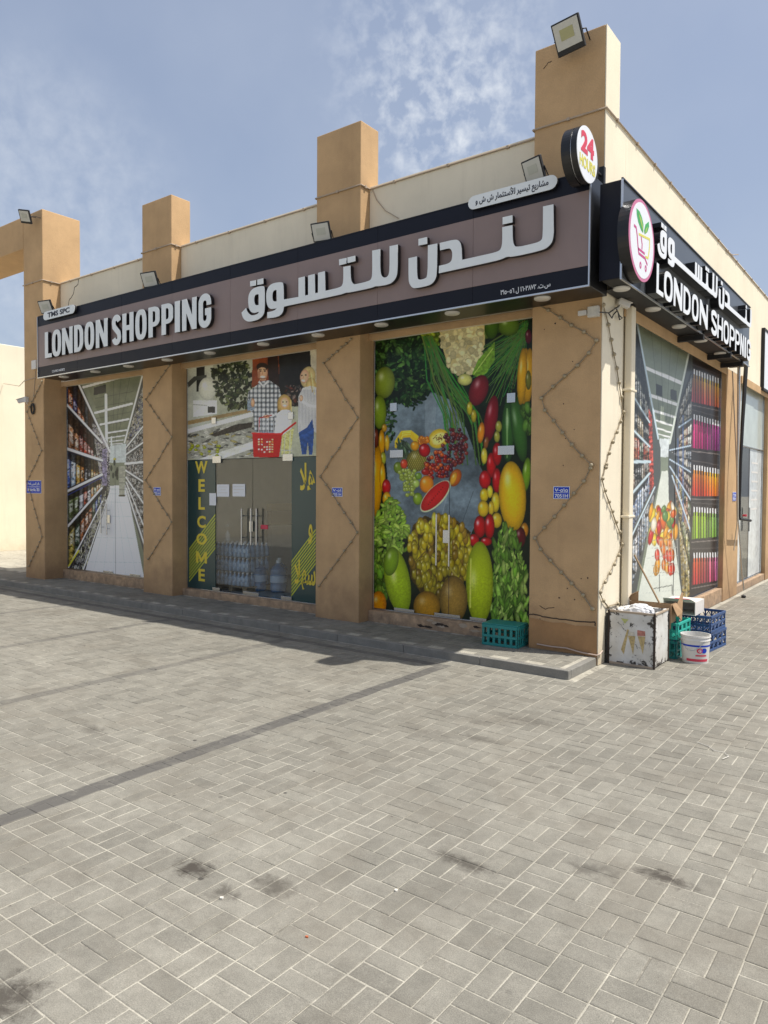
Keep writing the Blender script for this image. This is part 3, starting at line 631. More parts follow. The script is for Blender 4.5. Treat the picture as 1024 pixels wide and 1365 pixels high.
# ===== window with the fruit heart
wf = window_unit(-2.822, -.70, .205, 3.42)
G().box(-2.80, -.72, GY_+.004, GY_+.014, .215, 3.40).obj('glass_pane', 'glass', wf)
F = Film('A', GY_-.002, -2.798, -.722, .222, 3.396, 320, 520, 470, 410, 3.1038, 1.0)
def fruit(F):
    F.fill((22, 34, 20), .5, 40, 2)
    n = F.noise(90, 3)[:, None]; n2 = F.noise(14, 4)[:, None]
    i = F.inside([(130, 420), (230, 380), (330, 350), (400, 380), (470, 500), (520, 640), (545, 690), (525, 860), (480, 960), (240, 970), (190, 860), (150, 760), (135, 600)])
    F.C[i] = (np.array([[96, 108, 114]])*(.62+.75*n[i]))*(.86+.28*n2[i])
    i = F.inside([(300, 360), (350, 350), (340, 520), (300, 540)]); F.C[i] = F.C[i]*.7+np.array([150, 160, 165])*.3
    F.line([(420, 660), (370, 860)], 5, (140, 150, 155), .5); F.line([(500, 760), (440, 930)], 3, (60, 70, 75), .6)
    # herbs, chives, dill
    gr = [(58, 98, 44), (38, 74, 30), (84, 124, 56), (24, 52, 22)]
    F.leaves([(90, 110), (290, 95), (345, 250), (330, 330), (255, 420), (205, 400), (180, 340), (90, 250)], 520, 15, gr, seed=1)
    F.leaves([(140, 380), (185, 380), (180, 520), (150, 560), (135, 480)], 60, 10, gr, seed=9)
    F.leaves([(290, 95), (370, 90), (355, 150), (320, 170)], 60, 15, [(150, 165, 50), (110, 135, 40)], seed=2)
    rs = random.Random(4)
    for k in range(34):
        x0 = rs.uniform(285, 330); x1 = rs.uniform(395, 545); y1 = rs.uniform(470, 610) if k % 3 else 650; mx = (x0+x1)/2+rs.uniform(-26, 22)
        F.line([(x0, 120), (mx-12, 300), (x1-20, 440), (x1, y1)], rs.uniform(3, 5.5), (rs.uniform(45, 95), rs.uniform(85, 125), rs.uniform(35, 55)))
    for k in range(130):
        x0, y0 = 715+rs.uniform(-12, 12), 70+rs.uniform(-20, 60); a = rs.uniform(95, 158); L = rs.uniform(120, 330); x1 = x0+L*math.cos(R(a)); y1 = y0+L*math.sin(R(a))
        F.line([(x0, y0), ((x0+x1)/2+rs.uniform(-15, 15), (y0+y1)/2+rs.uniform(-15, 15)), (x1, y1)], rs.uniform(1.4, 2.8), (rs.uniform(40, 90), rs.uniform(85, 125), rs.uniform(35, 60)))
    F.ell(545, 90, 45, 40, (96, 118, 50)); F.ell(645, 75, 45, 42, (90, 116, 40)); F.ell(575, 75, 30, 55, (66, 96, 30)); F.ell(728, 120, 14, 30, (90, 30, 40))
    # cauliflower
    F.poly([(360, 90), (545, 60), (548, 150), (500, 250), (440, 280), (395, 240), (368, 150)], (176, 164, 116))
    for k in range(230):
        x, y = rs.uniform(365, 545), rs.uniform(65, 275)
        if (x-455)**2/92**2+(y-160)**2/118**2 > 1 or (y > 165 and x < 395): continue
        v = rs.uniform(.72, 1.08); F.ell(x, y, rs.uniform(7, 15), rs.uniform(7, 14), (206*v, 196*v, 150*v), 0, .84, .05)
    F.ell(465, 298, 30, 24, (190, 190, 110)); F.poly([(495, 275), (520, 215), (590, 140), (588, 215), (555, 270), (520, 290)], (104, 138, 46), .3, 8)
    F.line([(505, 272), (580, 170)], 4, (160, 180, 90))
    F.ell(132, 310, 43, 66, (124, 138, 44), 5); F.ell(112, 432, 28, 70, (120, 142, 38)); F.ell(522, 342, 38, 66, (116, 34, 40), 18)
    F.ell(573, 460, 27, 98, (122, 24, 34), 9); F.ell(553, 560, 10, 26, (130, 80, 40), 8); F.ell(643, 512, 26, 128, (50, 92, 36), 0, .5, .6, hx=-.1); F.ell(688, 500, 30, 140, (58, 100, 40), -8, .5, .4)
    F.line([(640, 420), (640, 620)], 6, (150, 180, 120), .6)
    for x, r in ((712, 20), (728, 22), (702, 20)): F.ell(x, 285, r, 118, (196, 150, 26), 3)
    F.ell(728, 300, 12, 40, (110, 110, 40)); F.ell(730, 470, 18, 60, (96, 130, 40)); F.leaves([(705, 420), (740, 400), (735, 560), (715, 500)], 20, 18, [(90, 130, 50)], (60, 110), 8)
    for x, y, rx, ry, c, a in ((485, 417, 12, 28, (170, 160, 40), 0), (502, 448, 11, 27, (165, 150, 40), 0), (532, 518, 14, 44, (206, 128, 24), 6), (605, 492, 13, 24, (150, 150, 60), 0), (598, 534, 12, 24, (150, 150, 60), 0), (545, 614, 13, 34, (196, 180, 60), 0),
                              (574, 652, 19, 52, (170, 18, 22), 0), (548, 712, 24, 38, (178, 20, 24), 0), (597, 716, 18, 52, (172, 18, 22), 0), (598, 606, 19, 48, (160, 16, 22), 0),
                              (545, 776, 18, 28, (206, 178, 30), 0), (541, 832, 23, 34, (204, 170, 34), 0), (569, 762, 12, 26, (214, 190, 50), 0), (592, 806, 17, 42, (206, 180, 40), 0), (574, 830, 12, 30, (200, 170, 44), 0), (597, 880, 21, 32, (196, 166, 40), 0),
                              (121, 560, 13, 56, (206, 148, 20), 0), (143, 560, 10, 34, (200, 160, 40), 0), (132, 498, 11, 17, (180, 140, 40), 0), (110, 620, 9, 26, (150, 160, 50), 0), (127, 624, 12, 27, (160, 165, 50), 0), (98, 720, 26, 150, (212, 152, 16), 2), (124, 700, 12, 60, (214, 160, 20), 0),
                              (140, 742, 18, 32, (176, 20, 24), 0), (142, 792, 18, 30, (216, 160, 20), 0), (98, 540, 10, 40, (110, 50, 30), 0), (712, 920, 16, 30, (190, 130, 30), 0), (695, 950, 22, 42, (92, 22, 26), 0), (720, 690, 18, 70, (112, 150, 30), 5)):
        F.ell(x, y, rx, ry, c, a, .5, .55)
    F.ell(662, 780, 56, 144, (222, 176, 20), -3, .55, .5, hx=-.3, hy=-.5)
    for x, y, rx, ry in ((527, 907, 25, 46), (567, 905, 21, 52), (503, 962, 22, 26), (553, 968, 24, 18)): F.ell(x, y, rx, ry, (172, 14, 20), 0, .45, .8)
    # heart of fruit
    for k, (a, b) in enumerate(((0, 0), (10, 6), (20, 14))): F.line([(182, 555+a), (205, 518+b), (240, 515+b), (266, 535+a)], 15, (206-k*8, 176-k*6, 40)); F.line([(186, 551+a), (208, 514+b), (240, 510+b)], 3, (236, 216, 90))
    F.leaves([(185, 560), (235, 560), (250, 610), (205, 625)], 40, 17, [(58, 82, 58), (88, 110, 80)], (40, 80), 5, .22)
    F.ell(264, 634, 42, 46, (126, 120, 52), 20)
    for k in range(-6, 7):
        F.line([(225+k*8, 600), (262+k*8, 680)], 1.8, (70, 66, 24), .75); F.line([(300+k*8, 600), (262+k*8, 680)], 1.8, (190, 170, 80), .6)
    F.ell(258, 572, 18, 20, (200, 140, 20)); F.ell(300, 552, 12, 12, (210, 150, 40)); F.ell(356, 542, 44, 38, (202, 176, 56), -38, .75); F.ell(358, 542, 32, 22, (226, 206, 120), -38, .8, 0)
    for k in range(24): F.ell(358+rs.gauss(0, 11), 542+rs.gauss(0, 7), 3.5, 2, (120, 84, 30), -38)
    for k in range(16): x = 345+rs.uniform(-50, 25); F.ell(278+k*2.2, 550+rs.uniform(-14, 12), 9, 10, (206, 120, 24), 0, .5, .5)
    F.ell(298, 590, 24, 28, (168, 22, 26), 0, .45, .7)
    for k in range(95):
        x, y = rs.uniform(365, 474), rs.uniform(502, 668)
        if (x-425)**2/52**2+(y-575)**2/85**2 < 1: F.ell(x, y, 8.5, 8.5, rs.choice([(98, 34, 36), (74, 30, 40), (122, 50, 42)]), 0, .45, .6)
    for k in range(90):
        x, y = rs.uniform(300, 412), rs.uniform(595, 715)
        if (x-355)**2/55**2+(y-655)**2/58**2 < 1: F.ell(x, y, 9, 9, rs.choice([(158, 44, 22), (138, 26, 22), (186, 84, 26), (84, 34, 50)]), 0, .45, .6)
    F.ell(188, 662, 18, 24, (110, 130, 40)); F.ell(213, 647, 15, 20, (190, 70, 40)); F.ell(303, 680, 18, 14, (150, 30, 24))
    for k in range(75):
        x, y = rs.uniform(188, 260), rs.uniform(672, 785)
        if x-188 > (y-672)*.42-6: F.ell(x, y, 9, 9, (148, 162, 70), 0, .5, .6)
    F.ell(273, 697, 14, 15, (110, 140, 50)); F.ell(263, 728, 15, 17, (160, 180, 90)); F.ell(307, 731, 29, 36, (212, 132, 24), 0, .55); F.ell(270, 791, 20, 26, (124, 150, 40), 0, .5)
    F.ell(425, 704, 24, 38, (176, 92, 24), 22); F.ell(418, 708, 12, 28, (206, 150, 40), 22, .6)
    F.ell(343, 781, 84, 36, (190, 196, 160), -47, .9, 0); F.ell(342, 779, 79, 32, (176, 30, 30), -47, .8, .1)
    for k in range(9): t = -50+k*12; F.ell(345+t*.62, 778-t*.72, 2.4, 1.6, (30, 12, 12), 40)
    # lower greens, grapes and squash
    F.leaves([(90, 880), (150, 790), (180, 800), (232, 900), (225, 1000), (130, 1100), (90, 1160)], 300, 17, [(142, 176, 58), (112, 150, 46), (168, 196, 84)], seed=11, asp=.38, v0=.72, v1=1.12)
    F.poly([(250, 900), (300, 860), (345, 880), (420, 870), (490, 930), (480, 1050), (450, 1140), (380, 1190), (290, 1190), (240, 1120), (232, 1000)], (70, 56, 20), .5, 20)
    for k in range(260):
        x, y = rs.uniform(236, 488), rs.uniform(868, 1185)
        if (x-362)**2/128**2+(y-1015)**2/170**2 > 1: continue
        c = rs.choice([(198, 182, 44), (176, 160, 40), (150, 120, 36), (190, 168, 34)]); v = .72+.36*(1-(y-868)/320); F.ell(x, y, 12, 24, [q*v for q in c], rs.uniform(-8, 8), .5, .55)
    F.ell(338, 880, 11, 34, (204, 190, 60)); F.line([(380, 1045), (430, 1110), (465, 1170)], 8, (150, 138, 60)); F.line([(262, 1050), (300, 1010), (350, 1040)], 4, (110, 90, 40))
    F.leaves([(590, 960), (640, 890), (690, 970), (722, 1120), (722, 1300), (575, 1290), (580, 1080)], 360, 24, [(112, 156, 52), (140, 178, 74), (86, 124, 40), (166, 192, 96)], (65, 120), 12, .26, .72, 1.12)
    F.leaves([(88, 1000), (130, 1060), (140, 1240), (88, 1160)], 60, 20, [(100, 140, 40), (130, 160, 50)], (40, 120), 13)
    F.ell(108, 1225, 32, 52, (206, 130, 14), 0, .6); F.ell(186, 1130, 52, 140, (150, 172, 26), -10, .6, .5, hx=-.25, hy=-.2); F.ell(160, 1050, 30, 60, (120, 150, 30), 10)
    F.ell(526, 1140, 56, 172, (158, 172, 24), 0, .62, .4, hx=-.45, hy=-.1); F.line([(490, 1040), (487, 1240)], 6, (206, 212, 110), .7)
    F.ell(308, 1235, 56, 62, (160, 120, 34), 0, .5, .3); F.ell(418, 1208, 58, 98, (146, 116, 52), 0, .5, .25)
    i = np.nonzero((F.Y > 1110))[0]; F.C[i] *= (1+.25*(F.noise(5, 8)[i][:, None]-.5))
    F.C = F.C*(.93+.14*F.noise(4, 12)[:, None])
fruit(F); F.build(wf)
G().box(-1.775, -1.770, GY_-.0035, GY_-.0021, .22, 2.5).obj('door_gap', 'ink', wf)
for a, b, c, d in ((158, 590, 212, 620), (605, 573, 672, 608)): (u0, v1), (u1, v0) = pa(470, 410, 3.1038, a, b), pa(470, 410, 3.1038, c, d); fitting(wf, u0, u1, v0, v1)
for a, b, c, d in ((158, 396, 186, 428), (642, 355, 676, 392)):
    (u0, v1), (u1, v0) = pa(470, 410, 3.1038, a, b), pa(470, 410, 3.1038, c, d); o = fitting(wf, u0, u1, v0, v1, .01, 'A', 'glass_clamp')
u, v0 = pa(470, 410, 3.1038, 357, 1065); _, v1 = pa(470, 410, 3.1038, 357, 855); u2, _ = pa(470, 410, 3.1038, 411, 900)
bar_handle(wf, u, v0, v1); bar_handle(wf, u2, v0, v1)
(u0, v1), (u1, v0) = pa(470, 410, 3.1038, 378, 920), pa(470, 410, 3.1038, 405, 975); fitting(wf, u0, u1, v0, v1, .014, 'A', 'lock')
for u0, u1 in ((-2.5, -2.22), (-1.95, -1.62), (-1.5, -1.3)): fitting(wf, u0, u1, .222, .255, .01)

# ===== window with the supermarket aisle
ws = window_unit(-9.448, -6.925, .225, 3.42)
G().box(-9.426, -6.947, GY_+.004, GY_+.014, .235, 3.40).obj('glass_pane', 'glass', ws)
def shelf(F, pts, vp, palette, n=9, cell=.09, seed=1, dark=.25):
    i = F.inside(pts); dx = F.X[i]-vp[0]; dy = F.Y[i]-vp[1]; L = np.log(np.abs(dx)+1)/cell; s = dy/np.where(np.abs(dx) < 1, 1, dx)
    if n < 0:
        P_ = np.array(pts, float); e = P_[np.abs(P_[:, 0]-vp[0]) > np.abs(P_[:, 0]-vp[0]).max()-22]; sl_ = (e[:, 1]-vp[1])/(e[:, 0]-vp[0]); t0 = sl_[np.argmin(e[:, 1])]; t1 = sl_[np.argmax(e[:, 1])]
        s = np.clip((s-t0)/(t1-t0+1e-6), 0, .999)*abs(n)
    else: s = s*n
    ci = np.floor(L).astype(int); h = (np.sin(ci*12.9+seed*3.1)*43758.5) % 1; s = s+h*.0; ri = np.floor(s).astype(int); h = (np.sin(ci*12.9898+ri*78.233+seed)*43758.5453) % 1
    P = np.array(palette, float); c = P[(h*len(P)).astype(int) % len(P)]; c = c*.62+c.mean(1, keepdims=True)*.38; fx = L-ci; fy = s-ri; v = .30+.8*np.sin(np.pi*np.clip(fx, 0, 1))**.6*(1-dark*np.abs(fy-.4)*2); lab = (np.abs(fx-.5) < .3) & (np.abs(fy-.35-.3*h) < .16); c = np.where(lab[:, None], c*.4+105, c); k2 = F.noise(11, seed+5)[i]; c = np.where((k2 > .62)[:, None], c*.3+np.array([[120, 118, 112]]), c); c = np.where((k2 < .36)[:, None], c*.35, c); g_ = (fy < .16+.16*h) if n < 0 else (k2 < 0); c = np.where(g_[:, None], c*.32+14, c)
    nz = F.noise(7, seed)[i]; c = c*v[:, None]*(.55+.9*nz[:, None]); F.C[i] = c*1.06
def aisle(F):
    vp = (620, 640)
    F.fill((118, 122, 104), .12, 60)
    F.poly([(440, 60), (780, 60), (700, 420), (590, 420)], (106, 110, 90), .15, 40)
    for x in (560, 620, 665, 715): F.line([(x, 60), (620+(x-620)*.15, 470)], 2, (60, 62, 54), .7)
    for y in (190, 240, 300, 345): F.line([(520, y+20), (730, y-20)], 2.5, (66, 68, 58), .8)
    for (a, b, w_) in (((455, 148), (665, 92), 13), ((520, 288), (720, 238), 13), ((548, 352), (702, 322), 11), ((585, 398), (690, 382), 9), ((592, 425), (680, 412), 7), ((598, 445), (672, 436), 6), ((604, 460), (668, 455), 5)): F.line([a, b], w_, (206, 208, 200))
    F.poly([(512, 150), (578, 132), (578, 178), (512, 192)], (44, 44, 40)); F.line([(578, 190), (583, 520)], 15, (190, 198, 204)); F.line([(608, 420), (610, 520)], 8, (190, 198, 204))
    F.poly([(590, 470), (690, 455), (690, 560), (590, 560)], (176, 182, 180), .1, 10)
    F.poly([(560, 690), (690, 680), (795, 1230), (440, 1190)], (196, 202, 202), .04, 50)
    for t in (0, .1, .22, .36, .52, .7, .86): y = 700+t*t*520+t*20; F.line([(600-(y-690)*.26, y), (690+(y-690)*.2, y+4)], 2, (150, 156, 156), .6)
    for x in (500, 560, 620, 690, 750): F.line([(x, 1200), (625+(x-620)*.1, 700)], 1.6, (150, 156, 156), .5)
    wh = (206, 206, 200)
    pal = [(170, 62, 24), (206, 170, 40), (30, 70, 150), (190, 196, 200), (70, 50, 110), (196, 110, 30), (60, 90, 40), (120, 40, 30), (40, 110, 190)]
    F.poly([(355, 60), (430, 105), (560, 400), (600, 560), (600, 700), (590, 760), (450, 1195), (355, 1180)], (58, 56, 56))
    shelf(F, [(355, 80), (420, 120), (556, 400), (556, 440), (355, 235)], vp, [(40, 60, 150), (60, 50, 130), (200, 90, 30), (196, 120, 50), (190, 190, 200)], -1, 0.115, 3)
    shelf(F, [(355, 262), (556, 455), (556, 540), (355, 470)], vp, [(150, 40, 24), (196, 60, 30), (170, 170, 160), (60, 80, 60), (40, 50, 90), (180, 110, 60)], -1, 0.138, 4)
    shelf(F, [(355, 500), (556, 555), (556, 615), (355, 705)], vp, [(50, 90, 190), (160, 190, 220), (200, 150, 40), (190, 110, 30), (60, 60, 70)], -1, 0.127, 5)
    shelf(F, [(355, 735), (556, 635), (556, 690), (355, 905)], vp, [(60, 110, 200), (206, 130, 40), (200, 70, 40), (90, 110, 50), (190, 190, 200)], -1, 0.138, 6)
    shelf(F, [(355, 940), (556, 705), (552, 780), (375, 1125), (355, 1110)], vp, [(200, 170, 40), (190, 160, 30), (60, 90, 60), (170, 90, 40), (40, 70, 160)], -1, 0.149, 7)
    shelf(F, [(390, 1140), (545, 800), (556, 760), (600, 660), (600, 700), (455, 1185)], vp, [(60, 58, 60), (150, 148, 140), (30, 30, 32), (190, 186, 120)], 14, .05, 8)
    shelf(F, [(500, 330), (556, 400), (600, 470), (600, 660), (556, 700)], vp, [(110, 108, 120), (60, 56, 80), (150, 130, 150), (200, 190, 150)], 16, .05, 9)
    F.poly([(558, 485), (585, 485), (585, 690), (558, 680)], (118, 112, 132), .7, 6)
    for a, b, w_ in (((355, 232), (556, 450), 11), ((355, 480), (556, 548), 15), ((355, 722), (556, 625), 13), ((355, 925), (556, 698), 11), ((370, 1140), (560, 770), 7), ((420, 110), (600, 500), 11), ((440, 1190), (600, 720), 6)): F.line([a, b], w_, wh)
    F.line([(355, 255), (556, 462)], 5, (40, 40, 44)); F.line([(355, 496), (556, 556)], 5, (40, 44, 60)); F.line([(355, 745), (556, 640)], 6, (50, 60, 110)); F.line([(375, 1125), (430, 1040)], 8, (196, 186, 60))
    F.poly([(795, 60), (776, 90), (690, 450), (685, 700), (795, 1090)], (78, 78, 74))
    bw = [(150, 148, 138), (176, 172, 160), (90, 88, 84), (60, 60, 62), (130, 110, 90)]
    for (a, b, c, d, s_) in ((100, 345, 440, 485, 21), (355, 440, 492, 520, 22), (460, 545, 530, 565, 23), (572, 660, 570, 600, 24), (690, 790, 615, 640, 25), (810, 1000, 655, 700, 26)):
        shelf(F, [(795, a), (690, c), (690, d), (795, b)], vp, bw if s_ > 21 else [(176, 160, 110), (120, 120, 90), (60, 70, 120), (160, 150, 130)], 12, .045, s_)
    for a, b, w_ in (((776, 90), (680, 450), 9), ((795, 345), (685, 482), 7), ((795, 440), (685, 518), 8), ((795, 555), (685, 566), 13), ((795, 672), (685, 602), 9), ((795, 800), (688, 640), 8), ((795, 930), (688, 665), 6), ((795, 1030), (690, 700), 8)): F.line([a, b], w_, (196, 196, 190))
    F.poly([(650, 580), (684, 580), (680, 745), (652, 745)], (150, 150, 136), .2, 8); F.line([(652, 740), (680, 740)], 8, (70, 66, 50))
    for y in (600, 640, 670, 705): F.line([(650, y), (684, y)], 2, (90, 90, 84))
    for x, y in ((608, 590), (640, 600), (625, 560), (632, 620), (618, 630), (640, 640)): F.ell(x, y, 6, 16, (60, 66, 56), 0, .7, 0)
    F.ell(626, 540, 8, 6, (200, 190, 60)); F.ell(640, 615, 4, 20, (24, 24, 26), 0, .8, 0)
    F.C = F.C*(.96+.08*F.noise(5, 12)[:, None])
F = Film('A', GY_-.002, -9.424, -6.949, .242, 3.396, 260, 430, 0, 480, 4.096, 1.0); aisle(F); F.build(ws)
G().box(-8.03, -8.025, GY_-.0035, GY_-.0021, .24, 2.5).obj('door_gap', 'ink', ws)
u, v0 = pa(0, 480, 4.096, 568, 945); _, v1 = pa(0, 480, 4.096, 568, 785); u2, _ = pa(0, 480, 4.096, 599, 900)
bar_handle(ws, u, v0, v1); bar_handle(ws, u2, v0-.02, v1); (a, b), (c, d) = pa(0, 480, 4.096, 584, 845), pa(0, 480, 4.096, 606, 890); fitting(ws, a, c, d, b, .014, 'A', 'lock')
for a in (568, 712): u, _ = pa(0, 480, 4.096, a, 1165); fitting(ws, u, u+.27, .243, .272, .01)

# ===== entrance with family print, welcome panels and glass doors
we = window_unit(-6.236, -3.496, .165, 3.42)
Z7 = (220, 450, 3.5917)
vT = pa(*Z7, 400, 578)[1]; uL = pa(*Z7, 243, 800)[0]; uR = pa(*Z7, 606, 800)[0]; uM = pa(*Z7, 418, 800)[0]
G().box(-6.214, -3.518, GY_+.004, GY_+.014, vT+.003, 3.40).obj('glass_pane', 'glass', we)
G().box(-6.214, uL-.003, GY_+.004, GY_+.014, .178, vT-.003).obj('glass_pane', 'glass', we)
G().box(uR+.003, -3.518, GY_+.004, GY_+.014, .178, vT-.003).obj('glass_pane', 'glass', we)
G().box(uL+.003, uM-.003, GY_+.004, GY_+.014, .185, vT-.006).obj('door_leaf', 'glass', we)
G().box(uM+.003, uR-.003, GY_+.004, GY_+.014, .185, vT-.006).obj('door_leaf', 'glass', we)
def family(F):
    F.fill((156, 158, 138), .15, 60)
    F.poly([(100, 130), (230, 110), (230, 420), (100, 440)], (170, 172, 158), .12, 50); F.poly([(150, 140), (190, 135), (190, 250), (150, 260)], (40, 40, 38)); F.poly([(108, 215), (140, 185), (200, 178), (200, 195), (150, 205), (112, 240)], (66, 68, 64))
    F.ell(203, 245, 42, 55, (196, 196, 180), 0, .8); F.poly([(135, 300), (250, 300), (250, 365), (135, 380)], (196, 198, 190), .06, 20); F.line([(135, 320), (200, 325)], 3, (140, 140, 130)); F.poly([(205, 330), (240, 330), (240, 360), (205, 360)], (60, 60, 58))
    F.leaves([(225, 140), (380, 105), (420, 160), (410, 330), (310, 350), (240, 270)], 330, 12, [(44, 58, 34), (28, 40, 22), (70, 84, 48), (100, 108, 66)], seed=3)
    F.poly([(420, 90), (560, 80), (560, 190), (415, 240)], (124, 64, 34), .3, 30); F.poly([(490, 85), (540, 80), (560, 400), (500, 300)], (44, 30, 24), .2, 30)
    F.poly([(545, 80), (700, 60), (700, 330), (550, 330)], (34, 34, 34), .3, 40); F.poly([(695, 55), (730, 55), (730, 260), (705, 260)], (176, 170, 150), .1, 20); F.leaves([(580, 230), (650, 230), (650, 330), (570, 320)], 60, 9, [(150, 130, 120), (90, 50, 40), (60, 60, 60)], seed=5)
    # counters of fish on ice
    F.poly([(100, 440), (440, 350), (440, 372), (100, 462)], (206, 204, 190)); F.poly([(100, 400), (440, 335), (440, 350), (100, 420)], (140, 120, 84), .2, 20)
    F.poly([(100, 462), (440, 372), (440, 585), (100, 580)], (150, 150, 138), .25, 18)
    rs = random.Random(8)
    for k in range(120):
        x, y = rs.uniform(105, 435), 0; y = rs.uniform(470-.22*(x-100), 570); v = rs.uniform(.35, 1.1); F.ell(x, y, rs.uniform(8, 20), rs.uniform(3, 6), rs.choice([(150, 150, 140), (190, 188, 176), (84, 84, 80), (160, 150, 90)]), rs.uniform(-30, 20), .5, .3)
    F.poly([(215, 465), (340, 415), (420, 405), (415, 430), (240, 475)], (52, 48, 44), .5, 8); F.poly([(150, 585), (440, 490), (440, 525), (260, 585)], (196, 196, 186), .1, 20)
    for k in range(14): F.ell(120+rs.uniform(0, 150), 545+rs.uniform(-30, 20), 9, 7, (150, 156, 40))
    # man in a checked shirt
    F.poly([(425, 240), (460, 210), (500, 205), (545, 235), (556, 280), (540, 330), (545, 470), (430, 450), (422, 360), (398, 320), (398, 260)], (124, 136, 150))
    i = F.inside([(425, 240), (460, 210), (500, 205), (545, 235), (556, 280), (540, 330), (545, 450), (430, 450), (422, 360), (395, 345), (398, 260)])
    X, Y = F.X[i], F.Y[i]; k = (.55+.45*(np.sin(X/3.1) > -.2))*(.6+.4*(np.sin(Y/3.6) > -.2)); F.C[i] = np.array([[196, 204, 210]])*(k*(.72+.56*F.noise(34, 6)[i]))[:, None]+12
    F.poly([(395, 300), (425, 290), (430, 345), (395, 352)], (126, 138, 150), .4, 4); F.ell(420, 312, 10, 22, (204, 160, 124)); F.poly([(455, 205), (482, 205), (490, 180), (452, 180)], (196, 150, 116)); F.poly([(452, 205), (470, 228), (490, 205), (498, 214), (470, 236), (446, 214)], (206, 212, 216))
    F.ell(467, 168, 24, 36, (204, 160, 126), 0, .72, .1); F.ell(466, 140, 28, 20, (46, 34, 26), 0, .8, 0); F.ell(466, 160, 22, 18, (206, 164, 130), 0, .9, 0)
    F.ell(468, 188, 12, 5, (232, 226, 220), 0, .9, 0); F.ell(457, 160, 5, 3.4, (60, 40, 30), 0, 1, 0); F.ell(478, 160, 5, 3.4, (60, 40, 30), 0, 1, 0); F.line([(450, 153), (463, 152)], 3, (56, 38, 28)); F.line([(472, 152), (485, 153)], 3, (56, 38, 28)); F.ell(450, 175, 6, 20, (160, 116, 90), 8, .9, 0); F.line([(452, 196), (484, 196)], 5, (120, 84, 64), .7); F.ell(468, 188, 10, 4, (236, 230, 224), 0, 1, 0); F.line([(467, 162), (466, 176)], 3, (176, 130, 100))
    # woman with long fair hair, striped blouse and jeans
    F.ell(685, 190, 36, 52, (206, 186, 130), 10, .7, .1); F.ell(700, 235, 26, 44, (200, 176, 116), 0, .7, .1)
    F.poly([(640, 280), (660, 240), (700, 230), (730, 240), (730, 460), (700, 440), (660, 455), (636, 455)], (190, 190, 186)); 
    for x in range(640, 730, 7): F.line([(x, 250), (x-4, 450)], 1.8, (110, 112, 124), .7)
    F.poly([(640, 455), (680, 430), (706, 390), (714, 450), (706, 560), (690, 560), (684, 500), (676, 560), (656, 560)], (44, 78, 132), .3, 12); F.ell(668, 186, 21, 33, (214, 172, 140), 8, .75, .1); F.ell(662, 206, 9, 4.5, (236, 230, 224), 12, 1, 0)
    F.ell(655, 181, 4.5, 3.2, (70, 48, 38), 0, 1, 0); F.ell(674, 179, 4.5, 3.2, (70, 48, 38), 0, 1, 0); F.line([(664, 182), (662, 194)], 3, (180, 134, 104)); F.line([(690, 160), (706, 260)], 6, (160, 136, 84), .7); F.line([(700, 170), (716, 270)], 4, (226, 208, 150), .7); F.line([(650, 300), (690, 325), (724, 330)], 14, (196, 196, 196)); F.ell(652, 290, 9, 15, (214, 172, 140))
    # girl
    F.ell(572, 318, 34, 46, (196, 164, 100), 0, .7, .1); F.poly([(535, 365), (560, 345), (592, 345), (622, 372), (606, 400), (606, 550), (540, 460), (520, 470), (530, 400)], (206, 204, 196), .1, 8)
    F.ell(573, 312, 19, 25, (220, 178, 146), 0, .8, .1); F.ell(573, 325, 8, 4, (238, 232, 226), 0, 1, 0); F.ell(565, 308, 3.6, 2.8, (70, 48, 38), 0, 1, 0); F.ell(582, 308, 3.6, 2.8, (70, 48, 38), 0, 1, 0); F.line([(545, 300), (540, 355)], 6, (150, 118, 64), .7); F.line([(602, 300), (606, 355)], 6, (220, 190, 126), .7); F.line([(520, 372), (470, 378)], 11, (206, 204, 196)); F.ell(486, 378, 15, 9, (214, 170, 136))
    F.poly([(560, 470), (600, 440), (618, 430), (600, 560), (556, 560)], (190, 186, 120), .4, 5)
    # red basket trolley
    F.line([(452, 385), (450, 450)], 3, (176, 30, 34)); F.line([(452, 385), (510, 372)], 5, (150, 30, 32)); F.line([(560, 458), (625, 408)], 9, (172, 30, 34)); F.line([(560, 540), (610, 540)], 4, (160, 160, 160)); F.line([(575, 470), (570, 560)], 2.5, (190, 190, 190)); F.line([(600, 450), (596, 560)], 2.5, (190, 190, 190))
    for x in range(448, 540, 12): F.line([(x, 400), (x, 455)], 1.8, (196, 196, 196))
    F.poly([(418, 455), (562, 458), (546, 575), (424, 572)], (170, 24, 30)); F.line([(418, 458), (562, 461)], 7, (196, 40, 44))
    for x in range(446, 524, 13):
        for y in range(484, 555, 12): F.poly([(x, y), (x+8, y), (x+8, y+7), (x, y+7)], rs.choice([(206, 190, 150), (190, 150, 80), (200, 196, 190), (150, 60, 60)]))
    F.C = F.C*(.92+.16*F.noise(4, 12)[:, None])
F = Film('A', GY_-.002, -6.212, -3.520, vT+.004, 3.396, 330, 210, *Z7, 1.0); family(F); F.build(we)
for u0, u1 in ((-6.212, uL-.004), (uR+.004, -3.520)): G().box(u0, u1, GY_-.003, GY_+.002, .18, vT-.004).obj('green_panel', 'panel_green', we, 0)
Pw = PA(GY_-.003)
